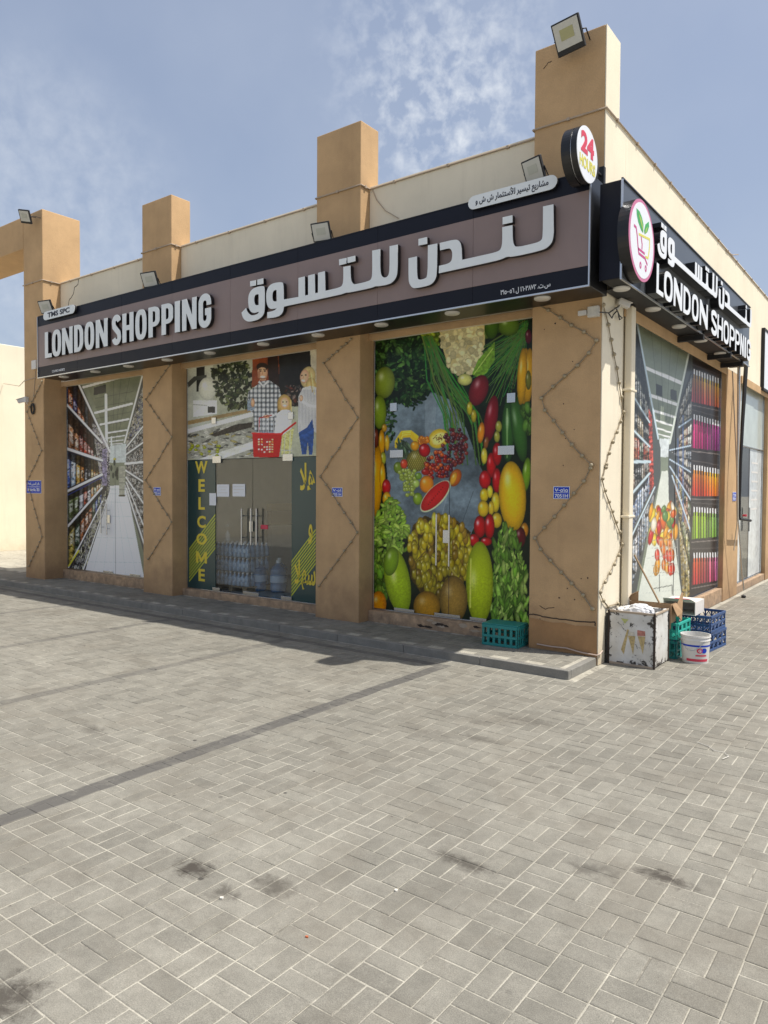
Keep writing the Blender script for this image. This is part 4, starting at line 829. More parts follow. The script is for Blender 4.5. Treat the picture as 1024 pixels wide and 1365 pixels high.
def stripes(a0, b0, a1, b1, n, ua, ub):
    # diagonal stripes clipped to the panel
    for k in range(n):
        t = k/(n-1); (uA, vA), (uB, vB) = pa(*Z7, a0[0]+(b0[0]-a0[0])*t, a0[1]+(b0[1]-a0[1])*t), pa(*Z7, a1[0]+(b1[0]-a1[0])*t, a1[1]+(b1[1]-a1[1])*t)
        wv = .024; G().prism([[(uA, vA), (uB, vB), (uB, vB+wv), (uA, vA+wv)]], Pw, .0, .0012).obj('yellow_stripe', 'stripe_yellow', we)
stripes((117, 1018), (117, 1170), (242, 852), (242, 1010), 10, 0, 0)
stripes((606, 1080), (606, 1240), (722, 925), (722, 1085), 10, 0, 0)
for ch, (a0, b0, a1, b1) in zip('WELCOME', ((146, 592, 205, 650), (162, 678, 192, 738), (162, 764, 192, 824), (156, 852, 196, 912), (152, 935, 202, 994), (150, 1022, 202, 1082), (162, 1106, 192, 1168))):
    (u0, v1), (u1, v0) = pa(*Z7, a0, b0), pa(*Z7, a1, b1)
    if ch == 'M':
        G().prism([[(u0+(u1-u0)*x, v0+(v1-v0)*y) for x, y in ((0, 0), (.2, 0), (.2, .62), (.42, .1), (.58, .1), (.8, .62), (.8, 0), (1, 0), (1, 1), (.8, 1), (.5, .38), (.2, 1), (0, 1))]], Pw, .0005, .0035).obj('letter', 'letter_yellow', we); continue
    textp('letter', ch, Pw, (u0, v0, u1, v1), 'letter_yellow', we, .003, .012 if ch == 'M' else .03, .0005)
for s_, (a0, b0, a1, b1) in ((arabic('هلا'), (648, 600, 720, 732)), (arabic('و'), (688, 893, 708, 990)), (arabic('سهلا'), (622, 1060, 722, 1222))):
    (u0, v1), (u1, v0) = pa(*Z7, a0, b0), pa(*Z7, a1, b1); textp('letter', s_, Pw, (u0, v0, u1, v1), 'letter_yellow', we, .003, .022, .0005)
for a in (381, 452): 
    u, v0 = pa(*Z7, a, 992); _, v1 = pa(*Z7, a, 818); bar_handle(we, u, v0, v1)
u, v0 = pa(*Z7, 423, 992); _, v1 = pa(*Z7, 423, 818); bar_handle(we, u+.012, v0, v1)
for a0, b0, a1, b1, nm in ((232, 568, 272, 600, 'patch_fitting'), (568, 558, 616, 590, 'patch_fitting'), (408, 878, 424, 930, 'lock'), (228, 384, 248, 412, 'glass_clamp'), (594, 358, 618, 390, 'glass_clamp')):
    (u0, v1), (u1, v0) = pa(*Z7, a0, b0), pa(*Z7, a1, b1); fitting(we, u0, u1, v0, v1, .014, 'A', nm)
for u0, u1 in ((uL-.05, uL+.10), (uM-.16, uM+.14), (uR-.17, uR+.02)): fitting(we, u0, u1, .182, .225, .014)
(u0, v1), (u1, v0) = pa(*Z7, 246, 838), pa(*Z7, 214, 740)
G().box(u1, u0, GY_-.0065, GY_-.0035, pa(*Z7, 220, 803)[1], pa(*Z7, 220, 745)[1]).obj('sticker', 'white_print', we)
(u0, v1), (u1, v0) = pa(*Z7, 458, 896), pa(*Z7, 492, 918); G().box(u0, u1, GY_-.0005, GY_+.003, v0, v1).obj('sticker', 'red_print', we)
for k, (a0, b0, a1, b1) in enumerate(((249, 703, 308, 762), (324, 701, 384, 761))):
    (u0, v1), (u1, v0) = pa(*Z7, a0, b0), pa(*Z7, a1, b1)
    t = thing('paper_notice', ('left of two white paper notices taped inside the glass entrance door', 'right of two white paper notices taped inside the glass entrance door')[k], 'notice', (u0, GY_, v0), 'paper notices on the entrance door')
    boxo('sheet', (u0, u1, GY_-.002, GY_-.0005, v0, v1), 'white_print', t, 0)
    for q, (f0, f1) in enumerate(((.15, .85), (.3, .7), (.12, .88)) if k == 0 else ((.08, .92), (.08, .9), (.1, .5))): y_ = v1-(v1-v0)*(.2+.24*q); G().box(u0+(u1-u0)*f0, u0+(u1-u0)*f1, GY_-.0026, GY_-.0021, y_-.004, y_+.003).obj('text_line', 'wall_grey', t)
# broken, damp-blackened plaster under the fruit window
for k in range(16):
    u, v, q = rng.uniform(-2.1, -1.15), rng.uniform(.10, .19), rng.uniform(.015, .045)
    G().prism([[(u+q*1.8*math.cos(a)*rng.uniform(.5, 1.2), v+q*.55*math.sin(a)*rng.uniform(.5, 1.2)) for a in np.linspace(0, 6.283, 10)[:-1]]], PA(.1745), 0, rng.uniform(.0015, .004)).obj('plaster_chip', ('crack', 'sill_stone', 'conduit')[k % 3], shop)
# stone sills
for x0, x1, z1 in ((-9.449, -6.922, .235), (-6.237, -3.493, .178), (-2.823, -.698, .215)):
    G().box(x0, x1, .175, .35, 0.02, z1-.012).obj('sill', 'sill_stone', shop, .006)

# ===== short side windows
GBX = -.085
G().box(-.2, -.012, .721, 4.979, .0, .20).obj('sill', 'sill_stone', shop, .006)
G().box(-.2, -.012, 5.951, 8.349, .0, .12).obj('sill', 'sill_stone', shop, .006)
g = G()
for b in ((.722, .745, .2, 3.4), (4.955, 4.978, .2, 3.4), (.745, 4.955, 3.37, 3.4), (.745, 4.955, .2, .222)): g.box(GBX-.04, GBX+.02, b[0], b[1], b[2], b[3])
wb = g.obj('window', 'steel', shop, .002)
G().box(GBX-.016, GBX-.006, .745, 4.955, .222, 3.37).obj('glass_pane', 'glass', wb)
def side(F):
    vp = (180, 660); F.fill((120, 128, 112), .1, 60)
    for a, b, w_ in (((105, 295), (270, 365), 15), ((110, 408), (250, 458), 13), ((130, 478), (240, 512), 10), ((140, 520), (232, 548), 8), ((150, 555), (226, 578), 7), ((156, 580), (220, 598), 6)): F.line([a, b], w_, (212, 214, 208))
    for x in (120, 165, 215, 260): F.line([(x, 90), (180+(x-180)*.3, 520)], 1.6, (70, 74, 66), .6)
    F.poly([(145, 362), (172, 370), (172, 420), (145, 410)], (40, 44, 42)); F.poly([(208, 385), (235, 392), (235, 440), (208, 430)], (60, 64, 60)); F.poly([(160, 600), (205, 600), (205, 680), (160, 680)], (190, 196, 196), .1, 9)
    F.poly([(150, 850), (170, 740), (196, 740), (215, 880), (262, 1320), (60, 1320)], (196, 200, 190), .05, 40)
    for y in (900, 960, 1030, 1110, 1190, 1260): F.line([(90, y+10), (250, y-6)], 2, (160, 166, 160), .5)
    pal = [(150, 60, 40), (60, 84, 50), (176, 150, 60), (90, 110, 130), (190, 186, 170), (60, 50, 44)]
    F.poly([(20, 60), (70, 120), (120, 440), (165, 640), (165, 760), (110, 1000), (50, 1320), (20, 1320)], (78, 82, 80))
    for q, (pts, pl_) in enumerate((([(20, 130), (70, 150), (118, 450), (118, 520), (20, 380)], [(90, 96, 80), (60, 66, 56), (130, 130, 110)]), ([(20, 400), (118, 535), (118, 630), (20, 530)], [(90, 90, 70), (60, 60, 56), (140, 120, 80), (40, 44, 50)]),
            ([(20, 550), (118, 640), (118, 695), (20, 685)], [(190, 60, 34), (176, 90, 50), (80, 90, 60)]), ([(20, 715), (118, 705), (118, 740), (20, 850)], [(120, 90, 70), (60, 60, 60), (150, 140, 120)]),
            ([(20, 880), (118, 760), (118, 830), (20, 1050)], [(120, 150, 190), (180, 196, 210), (90, 110, 150)]), ([(20, 1070), (140, 830), (120, 960), (20, 1320)], [(90, 110, 140), (130, 150, 170), (60, 66, 80), (190, 190, 190)]))):
        shelf(F, pts, vp, pl_, -1, .085, 30+q)
    F.poly([(113, 470), (128, 500), (136, 800), (118, 840)], (150, 70, 60), .9, 9)
    for a, b, w_ in (((62, 90), (155, 600), 7), ((20, 372), (118, 530), 6), ((20, 535), (118, 635), 8), ((20, 700), (118, 700), 13), ((20, 862), (118, 750), 9), ((20, 1065), (140, 810), 6)): F.line([a, b], w_, (176, 190, 196))
    F.poly([(300, 170), (305, 1320), (262, 1320), (200, 860), (198, 700), (200, 640), (240, 440)], (70, 74, 74))
    for q, (pts, pl_) in enumerate((([(300, 300), (250, 440), (245, 540), (300, 500)], [(150, 140, 110), (100, 100, 90), (190, 180, 160)]), ([(300, 520), (245, 560), (245, 640), (300, 620)], [(190, 160, 110), (160, 90, 60), (200, 196, 180)]), ([(300, 640), (205, 650), (245, 690), (300, 740)], [(170, 160, 140), (110, 120, 130)]),
            ([(300, 760), (245, 710), (240, 800), (300, 860)], [(160, 90, 50), (180, 160, 120), (100, 60, 50)]), ([(300, 880), (215, 740), (245, 950), (300, 1020)], [(190, 110, 60), (200, 170, 90), (90, 110, 60)]), ([(300, 1040), (240, 900), (262, 1320), (300, 1320)], [(200, 180, 90), (180, 150, 60), (120, 130, 60)]))): shelf(F, pts, vp, pl_, -2, .08, 50+q)
    F.line([(262, 500), (262, 960)], 6, (70, 94, 140), .8); F.line([(240, 600), (243, 820)], 4, (80, 104, 150), .8); F.line([(300, 170), (205, 620)], 8, (190, 196, 186))
    for a, b in (((305, 510), (245, 550)), ((305, 628), (205, 650)), ((305, 750), (205, 690)), ((305, 880), (205, 720)), ((305, 1030), (215, 760))): F.line([a, b], 6, (170, 184, 196))
    # trolley heaped with peppers
    rs = random.Random(6); i = F.inside([(120, 905), (225, 905), (240, 1180), (150, 1190)]); 
    for k in range(70):
        x, y = rs.uniform(122, 230), rs.uniform(905, 1045); F.ell(x, y, rs.uniform(8, 13), rs.uniform(18, 42), rs.choice([(212, 150, 20), (180, 24, 24), (96, 130, 60), (216, 190, 50), (200, 96, 24), (220, 210, 190)]), rs.uniform(-25, 25), .5, .5)
    F.ell(185, 935, 13, 24, (90, 130, 70)); F.ell(158, 985, 10, 34, (180, 20, 22), 0, .5, .7)
    for k in range(20): F.ell(rs.uniform(142, 225), rs.uniform(1050, 1170), 11, 26, rs.choice([(206, 60, 30), (214, 150, 24), (200, 110, 30)]), 0, .5, .5)
    for x in range(132, 240, 13): F.line([(x, 1040), (x+8, 1180)], 2, (196, 196, 190), .8)
    for y in (1040, 1075, 1110, 1150, 1182): F.line([(128, y), (240, y-4)], 2.4, (150, 150, 146), .9)
    F.line([(135, 1250), (215, 1235), (215, 1275)], 3, (60, 62, 60)); F.line([(160, 1190), (160, 1260)], 3, (90, 92, 90))
    # wall of juice bottles
    F.poly([(303, 160), (440, 240), (440, 1320), (290, 1320)], (44, 40, 42), .15, 20)
    rows = ((296, 440, (206, 190, 70), (190, 50, 80)), (492, 640, (200, 70, 120), (150, 20, 90)), (712, 848, (210, 160, 50), (190, 40, 30)), (895, 1035, (150, 170, 60), (120, 150, 30)), (1095, 1235, (206, 110, 60), (170, 50, 60)))
    for r_, (y0, y1, ca, cb) in enumerate(rows):
        i = F.inside([(305, y0), (440, y0+52-r_*14), (440, y1+30-r_*14), (300, y1)]); X, Y = F.X[i], F.Y[i]; top = y0+(X-305)/135*(52-r_*14); t = np.clip((Y-top)/(y1-y0), 0, 1)
        ph = (X-305)/11.5; fx = ph-np.floor(ph); h = (np.sin(np.floor(ph)*7.3+r_)*4375.5) % 1; k_ = np.abs(fx-.5)*2; neck = np.where(t < .28, .45, .92)
        cx2, cd2 = (((236, 200, 90), (200, 90, 60)), ((190, 90, 170), (110, 40, 110)), ((236, 190, 60), (220, 110, 30)), ((120, 150, 120), (90, 130, 60)), ((200, 130, 190), (150, 70, 120)))[r_]; g2 = np.clip((X-330)/90, 0, 1)[:, None]
        c = (np.array(ca)*(1-g2)+np.array(cx2)*g2)*(1-t)[:, None]+(np.array(cb)*(1-g2)+np.array(cd2)*g2)*t[:, None]; c = c*(.7+.5*h)[:, None]*(1.15-.6*k_)[:, None]; c = np.where((t < .16)[:, None], np.array([[206, 206, 206]]), c)
        c = np.where((k_ > neck)[:, None], np.array([[38, 32, 36]]), c); F.C[i] = c
        F.line([(300, y1+14), (440, y1+44-r_*14)], 4, (120, 112, 108)); F.line([(300, y0-18), (440, y0+34-r_*14)], 3, (90, 84, 82))
    F.C = F.C*(.96+.08*F.noise(5, 12)[:, None])
F = Film('B', GBX, .747, 4.953, .224, 3.368, 420, 330, 830, 400, 3.249, .8); side(F); F.build(wb)
G().box(GBX+.001, GBX+.004, 2.72, 2.728, .224, 2.5).obj('door_gap', 'ink', wb)
g = G()
for b in ((5.952, 5.975, .12, 3.4), (8.325, 8.348, .12, 3.4), (5.975, 8.325, 3.37, 3.4), (5.975, 8.325, .12, .142), (5.975, 8.325, 2.36, 2.375)): g.box(GBX-.04, GBX+.02, b[0], b[1], b[2], b[3])
w2 = g.obj('window', 'steel', shop, .002)
G().box(GBX-.016, GBX-.006, 5.975, 8.325, .142, 3.37).obj('glass_pane', 'glass', w2)
G().box(GBX-.005, GBX-.002, 5.98, 8.32, 2.376, 3.36).obj('frosted_film', 'frost', w2)
G().box(GBX-.005, GBX-.002, 6.0, 6.55, .15, 2.35).obj('printed_film', 'frost_print', w2)
G().box(GBX-.005, GBX-.002, 7.25, 8.3, .15, 2.35).obj('printed_film', 'frost_print', w2)
G().box(GBX-.03, GBX-.018, 6.56, 7.24, .15, 2.35).obj('door_leaf', 'counter_dark', w2)
for k in range(6): G().box(GBX-.0015, GBX+.0005, 7.4, 7.95, 2.1-k*.16, 2.13-k*.16).obj('text_line', 'wall_grey', w2); G().box(GBX-.0015, GBX+.0005, 6.1, 6.45, 2.1-k*.16, 2.13-k*.16).obj('text_line', 'wall_grey', w2)
G().tube([(GBX+.05, 7.0, .95), (GBX+.05, 7.0, 1.35)], .012, 8).obj('door_handle', 'steel', w2)
# room behind the entrance doors
G().box(-6.6, -3.3, .352, 3.4, .10, .155).obj('shop_floor', 'tile_floor', shop)
G().box(-6.6, -3.3, 2.9, 3.0, .156, 3.40).obj('partition_wall', 'wall_grey', shop)
G().box(-6.62, -6.52, .40, 2.899, .156, 3.40).obj('partition_wall', 'wall_grey', shop)
G().box(-3.38, -3.28, .40, 2.899, .156, 3.40).obj('partition_wall', 'wall_grey', shop)
G().box(-6.6, -3.3, .40, 3.0, 3.401, 3.42).obj('shop_ceiling', 'white_plastic', shop)
for x in (-5.6, -4.9, -4.2): G().box(x, x+.012, 2.885, 2.899, .16, 3.3).obj('panel_joint', 'counter_dark', shop)


# ------------------------------------------------------------------ things inside the entrance
def pack_stack():
    u0 = on('y', .55, 220+255/3.5917, 780)[0]; u1 = on('y', .55, 220+414/3.5917, 780)[0]
    t = thing('wooden_pallet', 'low wooden pallet under the stacked water packs inside the entrance', 'pallet', ((u0+u1)/2, .7, .156))
    for k in range(5): G().box(u0, u1, .47+k*.105, .55+k*.105, .215, .235).obj('slat', 'wood', t, .003)
    for x in (u0+.02, (u0+u1)/2-.04, u1-.1): G().box(x, x+.08, .47, .97, .157, .214).obj('bearer', 'wood', t, .003)
    W = (u1-u0)/2-.006; lay_ = ('bottom', 'middle', 'top'); sd = ('left', 'right')
    for r_ in range(3):
        for c in range(2):
            x0 = u0+c*(W+.008)+rng.uniform(-.006, .006); z0 = .2355+r_*.205; cx, cy = x0+W/2, .70
            p = thing('water_bottle_pack', 'shrink-wrapped pack of water bottles, %s pack of the %s layer inside the entrance' % (sd[c], lay_[r_]), 'water pack', (cx, cy, z0), 'water packs stacked inside the entrance')
            n = 4; d = W/n; g = G(); cp = G()
            for i in range(n):
                for j in range(5):
                    bx, by = x0+d*(i+.5), .50+.09*j+.02; rr = d*.47
                    g.lathe([(rr*.8, 0), (rr, .01), (rr, .06), (rr*.9, .07), (rr, .08), (rr, .12), (rr*.35, .160), (rr*.33, .175)], (bx, by, z0+.002), 9)
                    cp.lathe([(rr*.4, .175), (rr*.4, .192), (0, .192)], (bx, by, z0+.002), 8)
            g.obj('bottles', 'shrink_wrap', p, smooth=True, kind='stuff'); cp.obj('bottle_caps', 'white_print', p, kind='stuff')
            G().box(x0+.004, x0+W-.004, .489, .491, z0+.07, z0+.12).obj('label_strip', 'bottle_label', p)
pack_stack()
def big_bottle(x, y, lab):
    t = thing('water_bottle', lab, 'water bottle', (x, y, .156), 'large water bottles inside the entrance')
    G().lathe([(0, 0), (.1, 0), (.115, .015), (.118, .10), (.110, .115), (.118, .13), (.118, .24), (.110, .255), (.118, .27), (.114, .32), (.05, .375), (.03, .39), (.03, .42)], (x, y, .157), 24).obj('bottle_body', 'bottle_blue', t, smooth=True)
    G().lathe([(.1185, .14), (.1192, .14), (.1192, .23), (.1185, .23)], (x, y, .157), 24).obj('label', 'bottle_label', t, smooth=True)
    G().lathe([(.034, .41), (.034, .45), (0, .45)], (x, y, .157), 16).obj('cap', 'white_print', t, smooth=True)
xa = on('y', .75, 220+447/3.5917, 780)[0]; xb = on('y', .75, 220+519/3.5917, 780)[0]
big_bottle(xa, .75, 'large blue water bottle beside the stacked water packs'); big_bottle(xb, .85, 'large blue water bottle farther right, near the green welcome panel')
big_bottle(xa+.05, 1.12, 'large blue water bottle at the back behind the other two')
t = thing('spray_bottle', 'small white bottle standing on top of the stacked water packs', 'bottle', (on('y', .7, 220+300/3.5917, 700)[0], .7, .850))
bx = t.location.x; G().lathe([(0, 0), (.035, 0), (.04, .01), (.04, .1), (.015, .13), (.015, .15)], (bx, .7, .850), 16).obj('bottle_body', 'white_print', t, smooth=True)
G().box(bx-.03, bx+.015, .69, .71, 1.055, 1.085).obj('nozzle', 'white_print', t, .004)
x0, x1 = on('y', 2.0, 220+200/3.5917, 640)[0], on('y', 2.0, 220+505/3.5917, 640)[0]
t = thing('counter', 'dark counter with a tan top band standing inside the entrance', 'counter', ((x0+x1)/2, 2.2, .156))
zt = on('y', 2.0, 300, 450+790/3.5917)[2]; zm = on('y', 2.0, 300, 450+822/3.5917)[2]; zb = on('y', 2.0, 300, 450+890/3.5917)[2]
x0 = max(x0, -6.4)
G().box(x0, x1, 2.0, 2.6, zm, zt).obj('top_band', 'counter_tan', t, .004); G().box(x0, x1, 2.02, 2.6, zb, zm-.001).obj('front_panel', 'counter_dark', t, .004)
G().box(x0, x1, 2.03, 2.6, .157, zb-.001).obj('lower_panel', 'wall_grey', t, .004)
xs, zs = on('y', 2.88, 220+494/3.5917, 450+640/3.5917)[[0, 2]]
t = thing('wall_switch', 'small dark switch plate on the grey wall inside the entrance', 'switch', (xs, 2.88, zs-.1)); 
for k in range(3): G().box(xs-.03, xs+.03, 2.87, 2.884, zs-.16+k*.11, zs-.1+k*.11).obj('switch_plate', 'ink', t)

# ------------------------------------------------------------------ long fascia sign
SY, SZ0, SZ1, SX0, SX1 = -.45, 3.366, 4.327, -9.03, .037
ZB0, ZB1 = 3.53, 4.172
sgn = thing('shop_sign', 'long brown and navy fascia sign over three windows with LONDON SHOPPING in pale letters', 'shop sign', ((SX0+SX1)/2, SY, SZ0))
G().box(SX0, SX1, SY+.012, -.004, SZ0, SZ1-.004).obj('sign_box', 'black', sgn, .004)
nseg = 8
for z0, z1, m_ in ((SZ0+.002, ZB0, 'navy'), (ZB0+.0015, ZB1-.0015, 'brown_panel'), (ZB1, SZ1, 'navy')):
    for k in range(nseg):
        a = SX0+(SX1-SX0)*k/nseg; b = SX0+(SX1-SX0)*(k+1)/nseg-.0025
        G().box(a, b, SY, SY+.0115, z0, z1).obj('panel', m_, sgn, .0012, )
G().box(SX0-.012, SX1+.012, SY-.012, SY+.005, SZ0-.014, SZ0+.0005).obj('edge_trim', 'silver', sgn)
for a in (SX0-.013, SX1+.001): G().box(a, a+.012, SY-.012, SY+.005, SZ0+.001, SZ1).obj('edge_trim', 'silver', sgn)
G().box(SX0, SX1, SY-.004, SY+.03, SZ1+.001, SZ1+.009).obj('edge_trim', 'black', sgn)
Ps = PA(SY)
def letter(loops, P, parent, n0, n1, face='letter_face', name='letter'):
    g = G(); g.prism(loops, P, n0, n1-.004); g.mi = 1; g.prism(loops, P, n1-.0035, n1); o = g.obj(name, ['black', face], parent); return o
ZL0, ZL1 = 3.632, 4.032
cells = (('L', -8.715, -8.515), ('O', -8.503, -8.246), ('N', -8.216, -7.925), ('D', -7.881, -7.638), ('O', -7.600, -7.352), ('N', -7.308, -7.013), ('S', -6.909, -6.684), ('H', -6.653, -6.393),
         ('O', -6.352, -6.099), ('P', -6.056, -5.814), ('P', -5.773, -5.531), ('I', -5.494, -5.390), ('N', -5.346, -5.059), ('G', -5.022, -4.776))
for ch, a, b in cells:
    lp = [[(a+x, ZL0+y) for x, y in l] for l in glyph(ch, b-a, ZL1-ZL0)]; letter(lp, Ps, sgn, .012, .062)
R3, R4, R5, R6 = (310, 330, 8.533), (420, 290, 8.533), (535, 290, 8.533), (640, 225, 7.583)
def tr(parts, y=SY-.062):
    o = []
    for z, L in parts:
        for a, b in L: p = on('y', y, z[0]+a/z[2], z[1]+b/z[2]); o.append((p[0], p[2]))
    return o
def rounded(lp, k=1):
    for _ in range(k):
        o = []; n = len(lp)
        for i in range(n):
            p, q, s = Vector(lp[i-1]), Vector(lp[i]), Vector(lp[(i+1) % n]); a, b = p-q, s-q
            if a.length < 1e-6 or b.length < 1e-6: continue
            an = a.angle(b)
            if R(108) < an < R(172): d = .25; o += [tuple(q+a*d), tuple(q+b*d)]
            else: o.append(tuple(q))
        lp = o
    return lp
ARAB = {
 'qaf': [tr([(R3, [(155, 685), (165, 725), (200, 765), (240, 772), (290, 752), (302, 728), (250, 745), (212, 735), (185, 692), (176, 600), (185, 530), (215, 480), (262, 450), (350, 432), (366, 450), (368, 700), (350, 772), (290, 822), (190, 845), (145, 830), (115, 795), (102, 740)])]),
         tr([(R3, [(292, 528), (262, 534), (247, 560), (245, 600), (254, 645), (270, 656), (298, 652), (298, 535)])])],
 'waw': [tr([(R3, [(395, 735), (470, 720), (505, 690), (440, 700), (405, 680), (385, 620), (382, 520), (402, 450), (452, 405), (555, 390), (580, 405), (583, 590), (750, 560), (750, 345), (822, 326), (825, 545), (860, 537), (860, 318), (935, 298), (940, 519), (972, 512), (972, 425)]),
             (R4, [(34, 700), (34, 628), (112, 608), (118, 832), (280, 795), (310, 770), (322, 720), (322, 560), (403, 545), (405, 700), (430, 755), (470, 757), (610, 722), (640, 700), (652, 640), (650, 375), (740, 357), (742, 620), (762, 672), (800, 686), (835, 660), (848, 600), (848, 325), (940, 305), (940, 600), (925, 680), (882, 735), (830, 762), (710, 782), (690, 778), (640, 800), (375, 855), (360, 850), (300, 872), (0, 938)]),
             (R3, [(590, 668), (583, 675), (575, 730), (540, 775), (480, 795), (395, 803)])]),
         tr([(R3, [(500, 478), (465, 490), (452, 530), (455, 600), (475, 613), (503, 610)])])],
 'nun': [tr([(R5, [(82, 462), (178, 440), (180, 680), (200, 710), (270, 695), (300, 665), (303, 315), (410, 293), (405, 640), (385, 710), (340, 760), (280, 780), (160, 805), (120, 795), (90, 750), (82, 690)])])],
 'dal': [tr([(R5, [(437, 288), (610, 247), (655, 258), (685, 310), (692, 480), (1020, 406)]), (R6, [(114, 853), (190, 832), (215, 800), (225, 740), (225, 590), (328, 568), (330, 720), (345, 775), (375, 792), (560, 750), (620, 725), (635, 680), (637, 380), (742, 357), (745, 640), (735, 730), (690, 790), (620, 825), (330, 890), (270, 885), (220, 915), (0, 965)]), (R5, [(896, 531), (427, 633), (430, 548), (530, 525), (570, 495), (580, 450), (580, 390), (560, 352), (530, 350), (442, 372)])])],
}
DOTS = [tr([(R3, [(200, 382), (265, 370), (265, 430), (200, 442)])]), tr([(R3, [(282, 365), (348, 347), (348, 412), (282, 425)])]), tr([(R4, [(273, 475), (357, 457), (357, 522), (275, 543)])]), tr([(R4, [(368, 453), (455, 432), (457, 495), (370, 518)])]),
        tr([(R5, [(195, 243), (292, 220), (293, 298), (195, 318)])]), tr([(R6, [(228, 490), (328, 467), (328, 540), (228, 562)])])]
for k in ARAB: letter([rounded(l, 2) for l in ARAB[k]], Ps, sgn, .012, .062, name='arabic_letter')
for d in DOTS: letter([d], Ps, sgn, .012, .062, name='letter_dot')
textp('small_lettering', arabic('س.ت. ١٦٠٣٨٧٢ ل ٣١٥٠٠٥٦'), Ps, (-.80, 3.395, -.31, 3.455), 'white_print', sgn, .002, .012)
textp('small_lettering', 'C.R.NO:1603872', Ps, (-8.62, 3.41, -8.25, 3.445), 'white_print', sgn, .002, .012)
def downlight(parent, x, y, z):
    g = G(); g.lathe([(0, -.018), (.066, -.018), (.074, -.012), (.076, 0), (0, 0)], (x, y, z), 24); g.obj('downlight', 'white_plastic', parent, smooth=True)
for x in (-8.56, -7.68, -6.84, -5.95, -5.07, -4.09, -3.2, -2.3, -1.42, -.46): downlight(sgn, x, -.29, SZ0-.0005)

# ------------------------------------------------------------------ short side sign
BX, BY0, BY1, BZ0, BZ1 = .27, -.319, 5.08, 3.418, 4.244
sg2 = thing('shop_sign', 'charcoal sign with an oval cart logo and white raised letters on the sunlit short side', 'shop sign', (BX, (BY0+BY1)/2, BZ0))
G().box(.10, BX-.012, BY0+.01, BY1-.01, BZ0, BZ1-.003).obj('sign_box', 'matte_black', sg2, .003)
G().box(.08, BX-.001, BY0-.002, BY0+.009, BZ0+.002, BZ1).obj('side_panel', 'navy', sg2, .002)
for k in range(4):
    a = BY0+.01+(BY1-BY0-.02)*k/4; G().box(BX-.0115, BX, a, a+(BY1-BY0-.02)/4-.0025, BZ0+.002, BZ1).obj('panel', 'charcoal_panel', sg2, .0012)
G().box(BX-.004, BX+.012, BY0-.012, BY1, BZ0-.014, BZ0).obj('edge_trim', 'silver', sg2); G().box(BX-.004, BX+.012, BY0-.012, BY1, BZ1+.001, BZ1+.013).obj('edge_trim', 'black', sg2)
G().box(BX-.004, BX+.012, BY0-.014, BY0-.0025, BZ0+.001, BZ1).obj('edge_trim', 'silver', sg2)
G().box(.0155, BX-.005, BY0+.3, BY1, BZ0-.004, BZ0-.001).obj('soffit', 'matte_black', sg2)
for y in (.3, 1.6, 2.9, 4.2): G().box(.002, .0985, y, y+.05, BZ0+.05, BZ0+.10).obj('bracket', 'matte_black', sg2); G().box(.002, .0985, y, y+.05, BZ1-.15, BZ1-.10).obj('bracket', 'matte_black', sg2)
for y in (-.02, .89, 1.82, 2.75, 3.74): downlight(sg2, .175, y, BZ0-.0045)
for y in (2.35, 3.75, 4.5): G().box(.0, .30, y, y+.06, BZ0-.075, BZ0-.015).obj('bracket', 'matte_black', sg2, .004)
Pb = PB(BX)
bcells = (('L', .347, .571), ('O', .578, .870), ('N', .900, 1.212), ('D', 1.244, 1.525), ('O', 1.570, 1.846), ('N', 1.890, 2.250), ('S', 2.403, 2.695), ('H', 2.70, 2.989), ('O', 3.015, 3.310), ('P', 3.345, 3.635), ('P', 3.665, 3.945), ('N', 3.972, 4.20), ('I', 4.235, 4.34), ('G', 4.385, 4.66))
for ch, a, b in bcells:
    b = b-.012; h = .272; lp = [[(a+x, 3.424-.012*(a/4)+y*1.0) for x, y in l] for l in glyph(ch, b-a, h)]
    letter(lp, Pb, sg2, .002, .10, 'letter_white')
# the same arabic words, drawn out longer
def xmap(x):
    src = (-4.35, -3.98, -3.94, -3.63, -3.30, -2.98, -2.60, -1.95, -1.78, -1.49, -1.46, -1.18, -.70, -.42, -.14, -.02)
    return x
AL = np.array(sorted([p[0] for k in ARAB for l in ARAB[k] for p in l])); 
def ext(k): a = np.array(ARAB[k][0])[:, 0]; return a.min(), a.max()
q0, q1 = ext('qaf'); w0, w1 = ext('waw'); n0_, n1_ = ext('nun'); d0_, d1_ = ext('dal')
def cx_(z, a, b): return float(on('y', SY-.062, z[0]+a/z[2], z[1]+b/z[2])[0])
S_ = [q0, q1, w0, cx_(R3, 583, 590), cx_(R3, 750, 560), w1, n0_, n1_, d0_, cx_(R5, 692, 480), cx_(R6, 225, 700), cx_(R6, 328, 700), d1_]
D_ = [.355, .643, .678, .907, 1.67, 2.665, 2.74, 3.02, 3.05, 3.32, 4.27, 4.33, 4.66]
zA = [float(np.array(ARAB['waw'][0])[:, 1].min()), float(np.array(ARAB['waw'][0])[:, 1].max())]
def mp(l): return [(float(np.interp(a, S_, D_)), 3.77+(b-zA[0])*(.335/(zA[1]-zA[0]))) for a, b in l]
for k in ARAB: letter([mp(rounded(l, 2)) for l in ARAB[k]], Pb, sg2, .002, .10, 'letter_white', 'arabic_letter')
for d in DOTS: letter([mp(d)], Pb, sg2, .002, .10, 'letter_white', 'letter_dot')
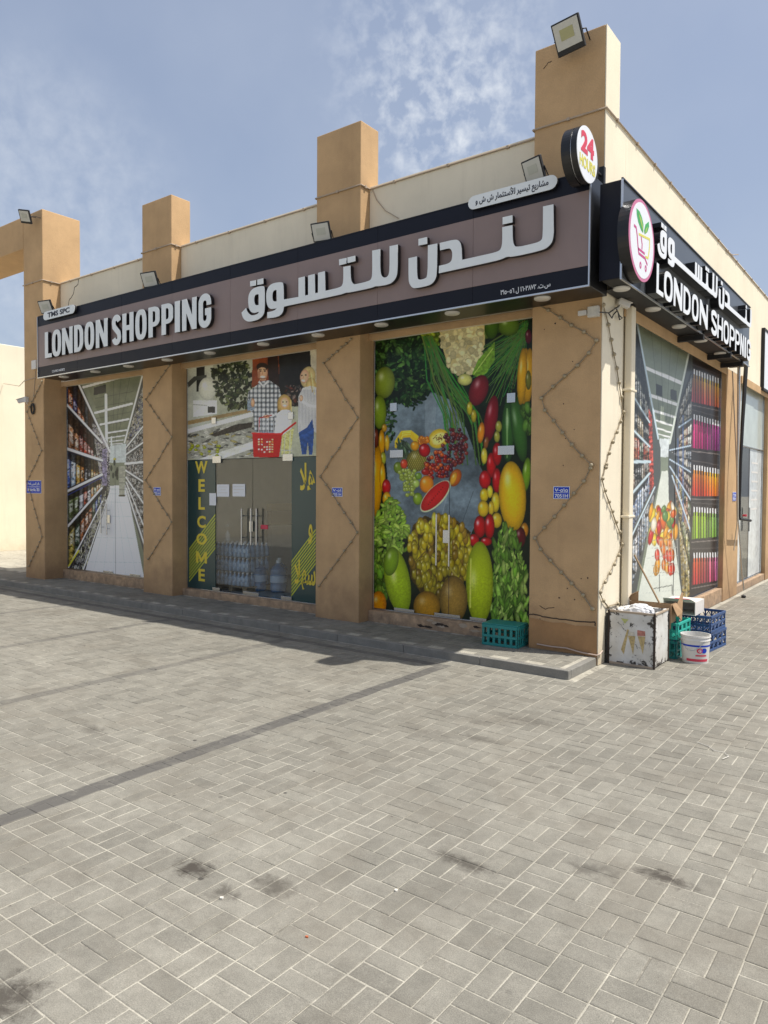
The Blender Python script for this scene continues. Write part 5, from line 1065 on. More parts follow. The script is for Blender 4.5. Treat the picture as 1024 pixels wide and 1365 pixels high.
# oval logo with a trolley and two leaves
cy, cz, ry, rz = -.085, 3.772, .345, .345
lg = letter([[(cy+ry*math.cos(t), cz+rz*math.sin(t)) for t in np.linspace(0, 2*math.pi, 49)[:-1]]], Pb, sg2, .002, .10, 'pink_print', 'logo_disc')
P2 = PB(BX+.10)
G().prism([[(cy+ry*.9*math.cos(t), cz+rz*.92*math.sin(t)) for t in np.linspace(0, 2*math.pi, 49)[:-1]]], P2, 0, .0015).obj('logo_face', 'white_print', lg)
Z8 = (820, 240, 7.583)
def lgp(L): return [(p[1], p[2]) for p in (on('x', BX+.10, Z8[0]+a/Z8[2], Z8[1]+b/Z8[2]) for a, b in L)]
def dec(L, m_, wd=None, nm='logo_mark', n=.0018): 
    lp = lgp(L); lp = stroke(lp, wd) if wd else lp; G().prism([lp], P2, n, n+.0012).obj(nm, m_, lg)
dec([(215, 285), (245, 315), (270, 380), (285, 450), (282, 535), (262, 505), (235, 430), (218, 350)], 'green_print')
dec([(232, 330), (262, 390), (276, 460), (279, 520), (258, 440)], 'lime_print', n=.0031)
dec([(338, 420), (342, 470), (325, 525), (298, 548), (292, 510), (305, 450)], 'green_print')
dec([(325, 470), (318, 520), (300, 544), (306, 500)], 'lime_print', n=.0031)
dec([(190, 455), (212, 480), (222, 560), (232, 690), (238, 740), (300, 790), (325, 860)], 'magenta_print', .022)
dec([(238, 545), (348, 600), (346, 690), (332, 790), (305, 775)], 'yellow_print', .02)
dec([(262, 570), (272, 650), (270, 700)], 'magenta_print', .02); dec([(232, 690), (298, 745)], 'magenta_print', .02)
for a, b in ((255, 860), (308, 895)):
    c = lgp([(a, b)])[0]; G().prism([[(c[0]+.026*math.cos(t), c[1]+.03*math.sin(t)) for t in np.linspace(0, 6.28, 17)[:-1]], [(c[0]+.010*math.cos(t), c[1]+.013*math.sin(t)) for t in np.linspace(0, 6.28, 17)[:-1]]], P2, .0018, .003).obj('logo_mark', 'magenta_print', lg)

# ------------------------------------------------------------------ small signs
def pill(lab, u0, v0, u1, v1, body, tb, bold):
    t = thing('name_plate', lab, 'sign plate', ((u0+u1)/2, SY-.06, v0)); r_ = (v1-v0)/2
    lp = arc(u1-r_, v0+r_, r_, r_, -90, 90, 8)+arc(u0+r_, v0+r_, r_, r_, 90, 270, 8)
    g = G(); g.prism([lp], Ps, .013, .046); g.mi = 1; g.prism([lp], Ps, .0465, .05); g.obj('plate', ['black', 'letter_face'], t)
    textp('lettering', body, Ps, tb, 'ink', t, .002, bold, .0505)
a = on('y', SY-.05, 45+100/7.877, 380+375/7.877); b = on('y', SY-.05, 45+430/7.877, 380+290/7.877); zc = 4.30
pill('small pale TMS SPC plate at the left end of the long sign', a[0], 4.225, b[0], 4.355, 'TMS SPC', (a[0]+.13, 4.252, b[0]-.14, 4.33), .035)
a = on('y', SY-.05, 540+287/3.413, 140+465/3.413); b = on('y', SY-.05, 540+692/3.413, 140+360/3.413)
pill('long pale plate with Arabic company name at the right end of the long sign', a[0], 4.235, b[0], 4.36, arabic('مشاريع تيسير للأستثمار ش ش و'), (a[0]+.08, 4.25, b[0]-.08, 4.345), .02)
# 24 hours disc
DC = (.03, -.555, 4.42); 
t = thing('round_sign', 'round 24 HOURS sign projecting from the corner above the long sign', 'round sign', (DC[0], DC[1], 4.18))
def disc(x0, x1, r_, m_, nm): g = G(); g.prism([[(DC[1]+r_*math.cos(a), DC[2]+r_*math.sin(a)) for a in np.linspace(0, 2*math.pi, 49)[:-1]]], PB(0), x0, x1); return g.obj(nm, m_, t, .003)
disc(-.085, -.012, .228, 'black', 'rear_case'); disc(-.0115, .0, .215, 'silver', 'case_rim'); disc(.0005, .05, .228, 'black', 'front_case'); disc(.0505, .056, .226, 'white_print', 'sign_face')
P3 = PB(.0565)
textp('lettering', '24', P3, (DC[1]-.145, DC[2]-.01, DC[1]+.14, DC[2]+.165), 'red_print', t, .002, .045); textp('lettering', 'HOURS', P3, (DC[1]-.17, DC[2]-.135, DC[1]+.17, DC[2]-.035), 'yellow_print', t, .002, .03)
G().tube([(-.02, DC[1]+.20, DC[2]-.12), (-.02, -.10, DC[2]-.12), (-.02, -.003, DC[2]-.12)], .014, 8).obj('bracket', 'matte_black', t); G().tube([(-.02, DC[1]+.21, DC[2]+.02), (-.02, -.003, DC[2]+.02)], .012, 8).obj('bracket', 'matte_black', t)
G().box(-.05, .01, -.05, -.002, DC[2]-.2, DC[2]+.1).obj('mount_plate', 'matte_black', t, .003)
for x in (.02,): G().tube([(x, -.3, 4.25), (x+.02, -.28, 4.40), (x+.0, -.27, 4.5)], .012, 6).obj('bracket', 'matte_black', t)

# ------------------------------------------------------------------ floodlights: drawn facing -y, then aimed
def floodlight(lab, px, py, y, wd, ht, rot, mount, grp='floodlights along the top of the sign'):
    p = on('y', y, px, py); t = thing('floodlight', lab, 'floodlight', tuple(p), grp); q = Vector(p)
    def put(g, nm, m_, bv=0): return g.obj(nm, m_, t, bv)
    T = lambda v: tuple(Vector(v)+q)
    g = G().box(-wd/2, wd/2, 0, .035, -ht/2, ht/2, T); a = put(g, 'housing', 'matte_black', .006)
    g = G(); 
    for k in range(6): x = -wd*.36+k*wd*.144; g.box(x-.004, x+.004, .0355, .06, -ht*.38, ht*.38, T)
    put(g, 'cooling_fins', 'matte_black')
    zz = -ht/2+ht*.17 if ht > .2 else -ht/2+.012
    put(G().box(-wd/2+.014, wd/2-.014, -.004, -.0005, zz, ht/2-.014, T), 'reflector', 'lamp_glass', .002); put(G().box(-wd*.24, wd*.24, -.007, -.0045, zz+(ht/2-zz)*.30, ht/2-.014-(ht/2-zz)*.24, T), 'led_array', 'led_yellow' if ht > .25 else 'led_pale')
    t.rotation_euler = rot
    g = G(); m_ = Vector(mount)
    e = Matrix.Rotation(rot[2], 3, 'Z')@Matrix.Rotation(rot[1], 3, 'Y')@Matrix.Rotation(rot[0], 3, 'X')
    e = t.rotation_euler.to_matrix(); inv = e.transposed()
    for sgnx in (-1, 1):
        s0 = Vector((sgnx*(wd/2+.006), .02, 0)); 
        g.tube([T(s0), T(Vector((sgnx*(wd/2+.006), .05, -ht*.45))) if m_.z < p[2]-.05 else T(Vector((sgnx*(wd/2+.006), .09, 0))), T(inv@(m_-q)+Vector((sgnx*wd*.28, 0, 0)))], .006, 6)
    put(g, 'bracket', 'matte_black')
    return t
zt = SZ1+.01
for lab, px, py, wd, ht in (('small floodlight beside the TMS SPC plate at the left end of the sign', 60.5, 409, .23, .20), ('small floodlight on the sign in front of the second pillar from the left', 199, 372.5, .23, .20),
                            ('small floodlight on the sign in front of the third pillar from the left', 428, 309, .215, .20), ('small floodlight on the sign near the corner pillar, above the Arabic plate', 710.5, 226.5, .20, .20)):
    p = on('y', -.42, px, py); floodlight(lab, px, py, -.42, wd, ht, (R(24), R(-4), R(-8 if px > 600 else 22)), (p[0]+.01, -.38, zt))
p = on('y', -.22, 757, 47.5); floodlight('largest floodlight, fixed to the top of the corner pillar', 757, 47.5, -.22, .265, .27, (R(30), R(-3), R(-4)), (p[0]+.05, -.004, p[2]+.02), 'floodlights fixed to pillar tops')
p = on('y', -.36, 33, 289); floodlight('floodlight fixed to the top of the leftmost pillar and its beam', 33, 289, -.36, .19, .22, (R(36), R(8), R(30)), (p[0]+.06, -.149, p[2]+.03), 'floodlights fixed to pillar tops')

# ------------------------------------------------------------------ plates, cameras, boxes
def plate(lab, u0, v0, u1, v1, rows, grp='blue address plates on the pillars', face='A', yy=-.0005):
    P = PA(yy) if face == 'A' else PB(-yy)
    c = P((u0+u1)/2, v0, 0); t = thing('address_plate', lab, 'address plate', c, grp)
    G().prism([[(u0, v0), (u1, v0), (u1, v1), (u0, v1)]], P, .001, .006).obj('rim', 'white_print', t); e = .006
    G().prism([[(u0+e, v0+e), (u1-e, v0+e), (u1-e, v1-e), (u0+e, v1-e)]], P, .0065, .008).obj('plate_face', 'blue_sign', t)
    h = v1-v0; w_ = u1-u0
    for k, s_ in enumerate(rows): textp('lettering', s_, P, (u0+w_*.1, v1-h*(.44+.46*k), u1-w_*.1, v1-h*(.14+.46*k)), 'white_print', t, .0015, .02, .0085)
    if len(rows) == 2: G().prism([[(u0+w_*.08, v0+h*.49), (u1-w_*.08, v0+h*.49), (u1-w_*.08, v0+h*.52), (u0+w_*.08, v0+h*.52)]], P, .0085, .0095).obj('divider', 'white_print', t)
def pp(x0, y0, x1, y1, ax='y', val=0):
    a = on(ax, val, x0, y1); b = on(ax, val, x1, y0); k = 0 if ax == 'y' else 1; return a[k], a[2], b[k], b[2]
plate('blue number plate 7051H on the corner pillar', *pp(738, 648.5, 760, 665), (arabic('٧٠٥١٥'), '7051H'))
plate('blue number plate on the third pillar from the left, beside the entrance', *pp(443, 650, 457, 662), (arabic('٧٠٥١'), '7051H'))
plate('blue number plate on the second pillar from the left, beside the aisle window', *pp(205.2, 649.5, 214.6, 660.5), (arabic('٧٠٥١'), '7051H'))
plate('largest blue plate, with building number, on the leftmost pillar', *pp(36, 640.5, 55.3, 657.5, 'y', -.145), (arabic('رقم المبنى ٧٠٥١'), 'Building No. 7051'), yy=-.1455)
plate('tiny blue number plate on the sunlit pillar of the short side', *pp(976, 656, 981, 668, 'x', 0), (arabic('٧٠٥١'), '7051H'), face='B', yy=-.0005)
def camera_thing(lab, c, d, s=1.0):
    t = thing('security_camera', lab, 'security camera', c); c = Vector(c); d = Vector(d).normalized(); u = Vector((0, 0, 1)); r_ = d.cross(u).normalized(); u = r_.cross(d)
    T = lambda p: tuple(c+r_*p[0]*s+d*p[1]*s+u*p[2]*s)
    G().box(-.032, .032, -.07, .07, -.028, .03, T).obj('camera_body', 'white_plastic', t, .008); G().box(-.038, .038, -.06, .085, .031, .037, T).obj('sun_shield', 'white_plastic', t, .002)
    G().box(-.024, .024, .071, .074, -.02, .022, T).obj('lens', 'ink', t, .004)
    G().tube([T((0, -.03, -.028)), T((0, -.04, -.07)), T((0, -.09, -.09))], .012*s, 8).obj('mount_arm', 'white_plastic', t); return t
p = on('y', -.20, 30.5, 533.5); camera_thing('white security camera on the left edge of the leftmost pillar', p, (-.5, -.8, -.35), 1.15)
G().box(p[0]+.02, p[0]+.10, -.21, -.147, p[2]-.04, p[2]+.05).obj('mount_plate', 'white_plastic', bpy.data.objects['security_camera'], .006)
p = on('x', .06, 831, 405); camera_thing('white security camera under the short side sign beside the drain pipe', p, (.6, .7, -.3), .9)
def jbox(lab, b, m_='dirty_white'):
    o = tag(boxo('junction_box', b, m_, None, .008), lab, 'junction box'); return o
a = pp(783 - 6.5+9, 408, 800.5, 424.5); t = thing('junction_box', 'square white junction box near the top of the corner pillar with a peeling label', 'junction box', (a[0], -.02, a[1]))
G().box(a[0], a[2], -.05, -.001, a[1], a[3]).obj('box_body', 'dirty_white', t, .006); a2 = pp(772, 413.5, 784.5, 422); G().box(a2[0], a2[2]-.004, -.035, -.001, a2[1], a2[3]).obj('cable_gland', 'white_plastic', t, .006)
a = pp(45, 480, 51, 493, 'y', -.145); jbox('small white junction box on the leftmost pillar beside the end of the sign', (a[0], a[2], -.19, -.1455, a[1], a[3]), 'white_plastic')
p = on('y', -.16, 44, 545); t = thing('cable_coil', 'coil of dark cable hanging on the leftmost pillar', 'cable coil', tuple(p))
for k in range(5):
    rr = .052+.007*k; G().tube([(p[0]+rr*math.cos(a)*.8, -.165+.006*(k % 3-1), p[2]+rr*1.15*math.sin(a)) for a in np.linspace(0, 6.283, 22)], .006, 6).obj('cable_loop', 'rubber', t, smooth=True)
def cable(lab, pts, r_, m_, cat='cable', nm='cable'):
    return tag(G().tube([tuple(q) for q in pts], r_, 6).obj(nm, m_, None, smooth=True), lab, cat)
cable('thin wire from the junction box down to the coil on the leftmost pillar', [on('y', -.152, *q) for q in ((47.5, 493), (46.5, 505), (45.5, 520), (44, 536))], .005, 'conduit')
cable('thin wire strung from the distant cream wall to the leftmost pillar', [(-16.48, 2.6, 4.25), (-13, 1.25, 3.75), tuple(on('y', -.15, 32, 508)), tuple(on('y', -.152, 48, 503))], .007, 'conduit')
for k, L in enumerate((((800, 416), (812, 417), (822, 410), (829, 405)), ((811, 417), (816, 424), (818, 419), (823, 414)), ((822, 412), (826, 421), (830, 424), (826, 426), (824, 416)), ((829, 404), (838, 398), (845, 396)))):
    cable(('black wire from the white junction box to the camera at the corner', 'short loop of black wire hanging left of the corner camera', 'tangled loop of black wire hanging below the corner camera', 'black wire from the corner camera up to the sign soffit')[k], [on('x', .035, *q) for q in L], .006, 'rubber')
cable('thin wire hanging from the parapet of the short side onto the wall', [on('x', .01, 790+a/4.376, 230+b/4.376) for a, b in ((780, 455), (815, 480), (850, 478))], .008, 'conduit')
cable('pale hose along the foot of the corner pillar', [(-.60, -.014, .125), (-.45, -.016, .12), (-.30, -.014, .125), (-.15, -.02, .105), (.0, -.022, .10), (.018, .0, .11), (.02, .06, .13)], .007, 'hose_pale', 'hose', 'hose')
cable('loose cable end on the upper wall right of the third pillar', [on('y', WY-.012, 250+a/3.413, 140+b/3.413) for a, b in ((840, 380), (860, 430), (900, 480), (960, 515))], .005, 'conduit')
# festoon lights zigzagging on the pillars
def festoon(lab, pts, face, val, n_between):
    W = []
    for (x, y) in pts:
        p = on('y' if face == 'A' else 'x', val-.012 if face == 'A' else val+.012, x, y); W.append(p)
    t = thing('rope_light', lab, 'string lights', tuple(W[0]), 'string lights zigzagging on the pillars'); L = []
    beads = []
    for a, b in zip(W, W[1:]):
        for k in range(n_between):
            q = a+(b-a)*k/n_between; q = q+np.array([rng.uniform(-.006, .006), 0, rng.uniform(-.006, .006)])*(k > 0); L.append(q); beads.append(q)
    L.append(W[-1]); beads.append(W[-1])
    g = G(); g.tube([tuple(q) for q in L], .0045, 6); L2 = [tuple(q+np.array([.006*math.sin(i*1.7), 0, .008*math.cos(i*1.9)])) for i, q in enumerate(L)]; g.tube(L2, .0035, 5)
    g.obj('cord', 'rope', t, smooth=True)
    rr = .020 if n_between == 1 else .016
    for i, q in enumerate(beads):
        g = G(); nrm = lambda r_, z: r_
        if face == 'A': T = lambda v, q=q: (q[0]+v[0], q[1]-v[2], q[2]+v[1])
        else: T = lambda v, q=q: (q[0]+v[2], q[1]+v[0], q[2]+v[1])
        g.lathe([(rr, 0), (rr, .008), (rr*.7, .018), (rr*.35, .022), (0, .022)], (0, 0, 0), 10, T); g.obj('bulb', 'bead', t, smooth=True)
def zz(L, ox, oy, s): return [(ox+a/s, oy+b/s) for a, b in L]
f1 = zz([(130, 140), (235, 190), (325, 245), (410, 305), (505, 355), (598, 420), (540, 515), (455, 610), (358, 690), (270, 770), (183, 857), (208, 950), (275, 1030), (342, 1120), (413, 1210), (490, 1295), (560, 1365)], 690, 380, 5.688)
f2 = zz([(475, 20), (432, 105), (367, 183), (303, 262), (240, 335), (175, 407), (113, 475), (150, 548), (215, 620), (284, 697), (352, 770), (428, 845), (487, 935)], 690, 620, 4.876)
festoon('string of lights zigzagging down the shaded front of the corner pillar', f1+f2, 'A', 0, 1)
s1 = zz([(650, 150), (688, 300), (710, 415), (730, 525), (752, 630), (768, 740), (786, 850), (802, 965), (780, 1035), (750, 1115), (720, 1190), (692, 1275), (670, 1360)], 690, 380, 5.688)
s2 = zz([(572, 15), (550, 88), (567, 165), (592, 238), (615, 300), (640, 370), (662, 435), (678, 515), (655, 585), (627, 645), (597, 703), (566, 760), (536, 825), (555, 880), (585, 920), (650, 900)], 690, 620, 4.876)
festoon('string of lights on the sunlit flank of the corner pillar beside the drain pipe', s1+s2, 'B', 0, 1)
festoon('string of lights zigzagging down the pillar right of the entrance', [(468, 452), (431.6, 484), (477, 557), (427, 635), (476.5, 710), (425.5, 781)], 'A', 0, 6)
festoon('string of lights zigzagging down the pillar between the aisle window and the entrance', [(226, 487), (194.3, 532.5), (229.3, 582.5), (194, 640), (229, 696), (197.8, 745)], 'A', 0, 6)
festoon('string of lights zigzagging down the leftmost pillar past its blue plate', [(56, 508.4), (36, 549), (55.6, 600.7), (36, 641.6), (56, 715.5), (38.5, 754.6)], 'A', -.145, 6)

# drain pipe at the corner
t = thing('drain_pipe', 'cream square drain pipe running down the short side beside the corner pillar', 'pipe', (.04, .65, .4))
G().box(.002, .075, .585, .70, .42, 3.40).obj('pipe', 'cream_paint', t, .012); G().box(.002, .095, .57, .715, .36, .44).obj('pipe_foot', 'cream_paint', t, .01)
for z in (1.35, 2.58): G().box(.0, .081, .55, .735, z, z+.02).obj('pipe_strap', 'cream_paint', t, .003)

# ------------------------------------------------------------------ crates, bin, bucket, boxes by the corner
def crate(nm, lab, c, w_, d_, h_, rot, m_, solid_top=False, tri=False, grp=None, nw=6):
    t = thing(nm, lab, 'crate', c, grp); t.rotation_euler = (0, 0, rot); c = Vector(c); T = lambda p: tuple(Vector(p)+c); e = .008
    def side(ax, s_, n, L):
        g = G()
        def bar(a0, a1, z0, z1, th=e):
            if ax == 'x': b = (a0, a1, s_*d_/2-th/2, s_*d_/2+th/2, z0, z1)
            else: b = (s_*w_/2-th/2, s_*w_/2+th/2, a0, a1, z0, z1)
            g.box(*b, T)
        for z0, z1, th in ((0, h_*.13, e*1.5), (h_*.40, h_*.52, e*1.3), (h_*.85, h_, e*1.9)): bar(-L/2, L/2, z0, z1, th)
        for k in range(n+1):
            a = -L/2+L*k/n; bw = L/n*(.22 if not tri else .12); a0, a1 = max(-L/2, a-bw), min(L/2, a+bw); bar(a0, a1, h_*.131, h_*.399); bar(a0, a1, h_*.521, h_*.849)
        if tri:
            for k in range(n):
                a = -L/2+L*k/n; b = a+L/n/2; 
                for p, q in ((a, b), (a+L/n, b)):
                    for z0, z1 in ((h_*.13, h_*.40), (h_*.52, h_*.85)):
                        P0 = (p, s_*d_/2, z0) if ax == 'x' else (s_*w_/2, p, z0); P1 = (q, s_*d_/2, z1) if ax == 'x' else (s_*w_/2, q, z1); g.tube([T(P0), T(P1)], .005, 5)
        g.obj('side_panel', m_, t, .0015, seg=1)
    for s_ in (-1, 1): side('x', s_, nw, w_-.014); side('y', s_, max(3, int(nw*.7)), d_-.014)
    g = G(); z = h_+.001 if solid_top else .002
    if solid_top: g.box(-w_/2, w_/2, -d_/2, d_/2, z, z+.01, T)
    else:
        for k in range(9): a = -w_/2+.012+(w_-.024)*k/8; g.box(a-.006, a+.006, -d_/2+.01, d_/2-.01, z, z+.006, T)
        for k in range(7): a = -d_/2+.012+(d_-.024)*k/6; g.box(-w_/2+.01, w_/2-.01, a-.006, a+.006, z+.007, z+.012, T)
    g.obj('base_grid', m_, t, .002, seg=1); return t
crate('plastic_crate', 'upturned teal plastic crate on the raised pavement by the fruit window', (-.945, -.012, ZP), .38, .255, .205, R(3), 'teal_plastic', True, nw=6)
crate('plastic_crate', 'turquoise crate at the bottom of the stack between the freezer and the bucket', (.36, .93, .0), .30, .40, .17, R(-4), 'teal_plastic', grp='turquoise crates by the corner', nw=5)
crate('plastic_crate', 'turquoise crate on top of another one, behind the white bucket', (.365, .925, .186), .30, .40, .16, R(-2), 'turquoise_plastic', grp='turquoise crates by the corner', nw=5)
crate('plastic_crate', 'lower dark blue crate behind the white bucket', (.50, 1.50, .0), .40, .52, .19, R(-6), 'blue_plastic', tri=True, grp='blue crates by the corner', nw=6)
crate('plastic_crate', 'upper dark blue lattice crate lying on another blue one', (.50, 1.50, .192), .40, .52, .17, R(-3), 'blue_plastic', tri=True, grp='blue crates by the corner', nw=6)
def freezer():
    x0, x1, y0, y1, h = .035, .455, .172, .60, .50
    t = thing('freezer_box', 'old white ice cream freezer box with chipped paint, open and full of rubbish', 'freezer', ((x0+x1)/2, (y0+y1)/2, 0)); e = .03
    def face(b, nm='side_panel'): return G().box(*b).obj(nm, 'chipped_paint' if 'side' not in nm else 'chipped_paint_side', t, .004)
    face((x0, x1, y0, y0+e, .01, h-.004), 'front_panel'); face((x1-e, x1, y0+e+.001, y1, .01, h-.001)); face((x0, x0+e, y0+e+.001, y1, .01, h-.002)); face((x0+e+.001, x1-e-.001, y1-e, y1, .01, h-.003), 'rear_panel')
    G().box(x0+e+.001, x1-e-.001, y0+e+.001, y1-e-.001, .012, h-.09).obj('fill', 'rubber', t)
    s = .009
    for a, b in ((x0, y0), (x1, y0), (x1, y1), (x0, y1)): G().box(a-s, a+s, b-s, b+s, 0, h+.002).obj('corner_strip', 'crack', t, .003)
    g = G()
    g.box(x0+s+.001, x1-s-.001, y0-.006, y0+.004, h-.016, h+.003); g.box(x0+s+.001, x1-s-.001, y0-.006, y0+.004, 0, .02); g.box(x1-.004, x1+.006, y0+s+.001, y1-s-.001, h-.016, h+.003); g.obj('rim', 'conduit', t, .002)
    Pf = PA(y0)
    def z(a, b): p = on('y', y0, 790+a/5.389, 760+b/5.389); return p[0], p[2]
    for L, m_ in (([(205, 570), (250, 425), (262, 430), (225, 605)], 'cone_faded'), ([(255, 470), (308, 475), (292, 608)], 'cone_faded'), ([(325, 475), (380, 478), (362, 605)], 'cone_faded'),
                  ([(205, 345), (260, 355), (232, 385)], 'lime_faded'), ([(322, 430), (378, 440), (380, 474), (322, 472)], 'ice_faded'), ([(255, 440), (300, 445), (306, 472), (254, 468)], 'cream_faded')):
        G().prism([[z(*q) for q in L]], Pf, .0005, .0015).obj('faded_picture', m_, t)
mat('cone_faded', (.46, .35, .16), .6, var=.4, vscale=35); mat('lime_faded', (.42, .44, .16), .6, var=.3, vscale=35); mat('ice_faded', (.42, .17, .13), .6, var=.4, vscale=35); mat('cream_faded', (.56, .52, .44), .6, var=.2, vscale=35)
freezer()
def blob(nm, lab, cat, c, r3, m_, seed, amp=.35):
    bm = bmesh.new(); bmesh.ops.create_icosphere(bm, subdivisions=4, radius=1); rs = np.random.RandomState(seed); D = rs.randn(26, 3); D /= np.linalg.norm(D, axis=1)[:, None]; ph = rs.uniform(0, 6, 26); fr = rs.uniform(3, 11, 26)
    for v in bm.verts:
        p = np.array(v.co); k = 1+amp*sum(abs(math.sin(fr[i]*float(p@D[i])+ph[i]))-.6 for i in range(26))/9; v.co = Vector((p[0]*r3[0]*k, p[1]*r3[1]*k, p[2]*r3[2]*k))
    lo = min(v.co.z for v in bm.verts)
    for v in bm.verts: v.co.z -= lo
    me = bpy.data.meshes.new(nm); bm.to_mesh(me); bm.free(); me.materials.append(M[m_]); o = link(bpy.data.objects.new(nm, me)); o.location = c; return tag(o, lab, cat)
blob('plastic_bag', 'crumpled white plastic bag lying on the freezer box, the larger of two', 'plastic bag', (.30, .27, .43), (.115, .085, .065), 'bag', 3)
blob('plastic_bag', 'smaller crumpled grey-white bag sunk in the left of the freezer box', 'plastic bag', (.17, .36, .42), (.11, .10, .05), 'bag', 8)
def carton():
    t = thing('cardboard_box', 'open brown cardboard carton with raised flaps behind the freezer box', 'cardboard box', (.22, .80, .30))
    x0, x1, y0, y1, z0, z1, e = .04, .47, .62, .72, .345, .50, .004
    G().box(x0, x1, .625, .629, .30, .535).obj('wall_panel', 'cardboard', t); G().box(x1-e, x1, .63, .79, .355, .535).obj('wall_panel', 'cardboard', t)
    G().box(x0, x0+e, .63, .79, .30, .535).obj('wall_panel', 'cardboard', t); G().box(x0+e+.001, x1-e-.001, .786, .79, .355, .52).obj('wall_panel', 'cardboard', t)
    T = lambda p: (p[0], p[1]*math.cos(.9)-p[2]*math.sin(.9)+.63, p[1]*math.sin(.9)+p[2]*math.cos(.9)+.537)
    g = G().add([(.05, .632, .537), (.16, .632, .537), (.17, .60, .64), (.10, .59, .60), (.05, .635, .537+.0), (.05, .636, .541), (.16, .636, .541), (.17, .604, .644), (.10, .594, .604)], [(0, 1, 2, 3), (5, 6, 7, 8), (0, 1, 6, 5), (1, 2, 7, 6), (2, 3, 8, 7), (3, 0, 5, 8)]); g.obj('flap', 'cardboard', t)
    g = G().add([(.474, .64, .53), (.474, .78, .53), (.53, .79, .45), (.52, .65, .42), (.478, .64, .533), (.478, .78, .533), (.534, .79, .453), (.524, .65, .423)], [(0, 1, 2, 3), (4, 5, 6, 7), (0, 1, 5, 4), (1, 2, 6, 5), (2, 3, 7, 6), (3, 0, 4, 7)]); g.obj('flap', 'cardboard', t)
    g = G().add([(.47, .74, .46), (.49, .90, .62), (.50, .91, .62), (.52, .80, .36), (.474, .742, .463), (.494, .902, .624), (.504, .912, .62), (.524, .802, .363)], [(0, 1, 2, 3), (4, 5, 6, 7), (0, 1, 5, 4), (1, 2, 6, 5), (2, 3, 7, 6), (3, 0, 4, 7)]); g.obj('flap', 'cardboard', t)
carton()
t = thing('cardboard_box', 'white printed carton with a dark open end lying on the blue crates', 'cardboard box', (.42, 1.35, .365)); x0, x1, y0, y1, z0, z1, e = .25, .56, 1.15, 1.50, .366, .50, .006
for b in ((x0, x1, y0, y1, z0, z0+e), (x0, x1, y0, y1, z1-e, z1), (x0, x0+e, y0, y1, z0+e, z1-e), (x1-e, x1, y0, y1, z0+e, z1-e), (x0+e, x1-e, y1-e, y1, z0+e, z1-e)): G().box(*b).obj('wall_panel', 'carton_white', t)
G().box(x0+.06, x0+.2, y0+.1, y0+.22, z1+.0003, z1+.001).obj('printed_mark', 'red_print', t); g = G().add([(x0, y0, z1), (x1, y0, z1), (x1-.02, y0-.09, z1+.035), (x0+.02, y0-.09, z1+.03), (x0, y0, z1+.004), (x1, y0, z1+.004), (x1-.02, y0-.09, z1+.039), (x0+.02, y0-.09, z1+.034)], [(0, 1, 2, 3), (4, 5, 6, 7), (0, 1, 5, 4), (1, 2, 6, 5), (2, 3, 7, 6), (3, 0, 4, 7)]); g.obj('flap', 'carton_white', t)
def bucket():
    c = (.665, .745, 0); t = thing('bucket', 'white paint bucket with a blue band, red stripe and red round logo', 'bucket', c)
    H_ = .262; rt, rb = .132, .115
    G().lathe([(0, .004), (rb-.004, .004), (rb, .0), (rb+.001, .01), (rt-.004, H_*.80), (rt, H_*.81), (rt, H_*.84), (rt-.003, H_*.86), (rt-.003, H_*.92), (rt+.003, H_*.93), (rt+.003, H_*.955), (rt, H_*.96), (rt, H_*.985), (rt+.002, H_), (rt-.006, H_), (rb-.008, .012), (0, .012)], (0, 0, 0), 40, lambda p: (p[0]+c[0], p[1]+c[1], p[2])).obj('bucket_body', 'white_plastic', t, smooth=True)
    def ring(z0, z1, m_, a0=0, a1=360, nm='band', o_=.0012):
        g = G(); n = 48; V = []; F = []
        for i in range(n+1):
            a = R(a0+(a1-a0)*i/n)
            for z in (z0, z1): r_ = rb+(rt-rb)*(z/H_)+o_; V.append((c[0]+r_*math.cos(a), c[1]+r_*math.sin(a), z))
        for i in range(n): F.append((2*i, 2*i+2, 2*i+3, 2*i+1))
        g.add(V, F); g.obj(nm, m_, t, smooth=True)
    ring(.160, .176, 'blue_sign'); ring(.022, .046, 'red_print', -115, -15)
    ring(.072, .086, 'red_print', -75, -25, 'text_band')
    # round logos wrapped on the side
    for am, m_ in ((-58, 'red_print'), (-38, 'blue_sign')):
        V = [(0, 0)]; pts = [(am+13*math.cos(a), .125+.024*math.sin(a)) for a in np.linspace(0, 6.283, 20)[:-1]]
        W = [(c[0]+(rb+(rt-rb)*z/H_+.002)*math.cos(R(a)), c[1]+(rb+(rt-rb)*z/H_+.002)*math.sin(R(a)), z) for a, z in [(am, .125)]+pts]
        G().add(W, [(0, i, i % 19+1) for i in range(1, 20)]).obj('logo', m_, t)
    V, F = text_loops('G', .03); xs = [p[0] for p in V]; ys = [p[1] for p in V]
    W = [(am2, z) for am2, z in [(-58-6+12*(x-min(xs))/(max(xs)-min(xs)), .112+.026*(y-min(ys))/(max(ys)-min(ys))) for x, y in V]]
    G().add([(c[0]+(rb+(rt-rb)*z/H_+.0035)*math.cos(R(a)), c[1]+(rb+(rt-rb)*z/H_+.0035)*math.sin(R(a)), z) for a, z in W], F).obj('lettering', 'white_print', t)
    hp = [(c[0]+(rt+.006)*math.cos(a), c[1]+(rt+.006)*math.sin(a), .215-.09*math.sin((a-R(-150))/R(110)*math.pi)) for a in np.linspace(R(-150), R(-40), 14)]
    G().tube(hp, .0028, 6).obj('handle', 'steel', t, smooth=True)
bucket()
a = on('x', .05, 790+355/5.389, 760-10/5.389); b = np.array([.40, .70, .42])
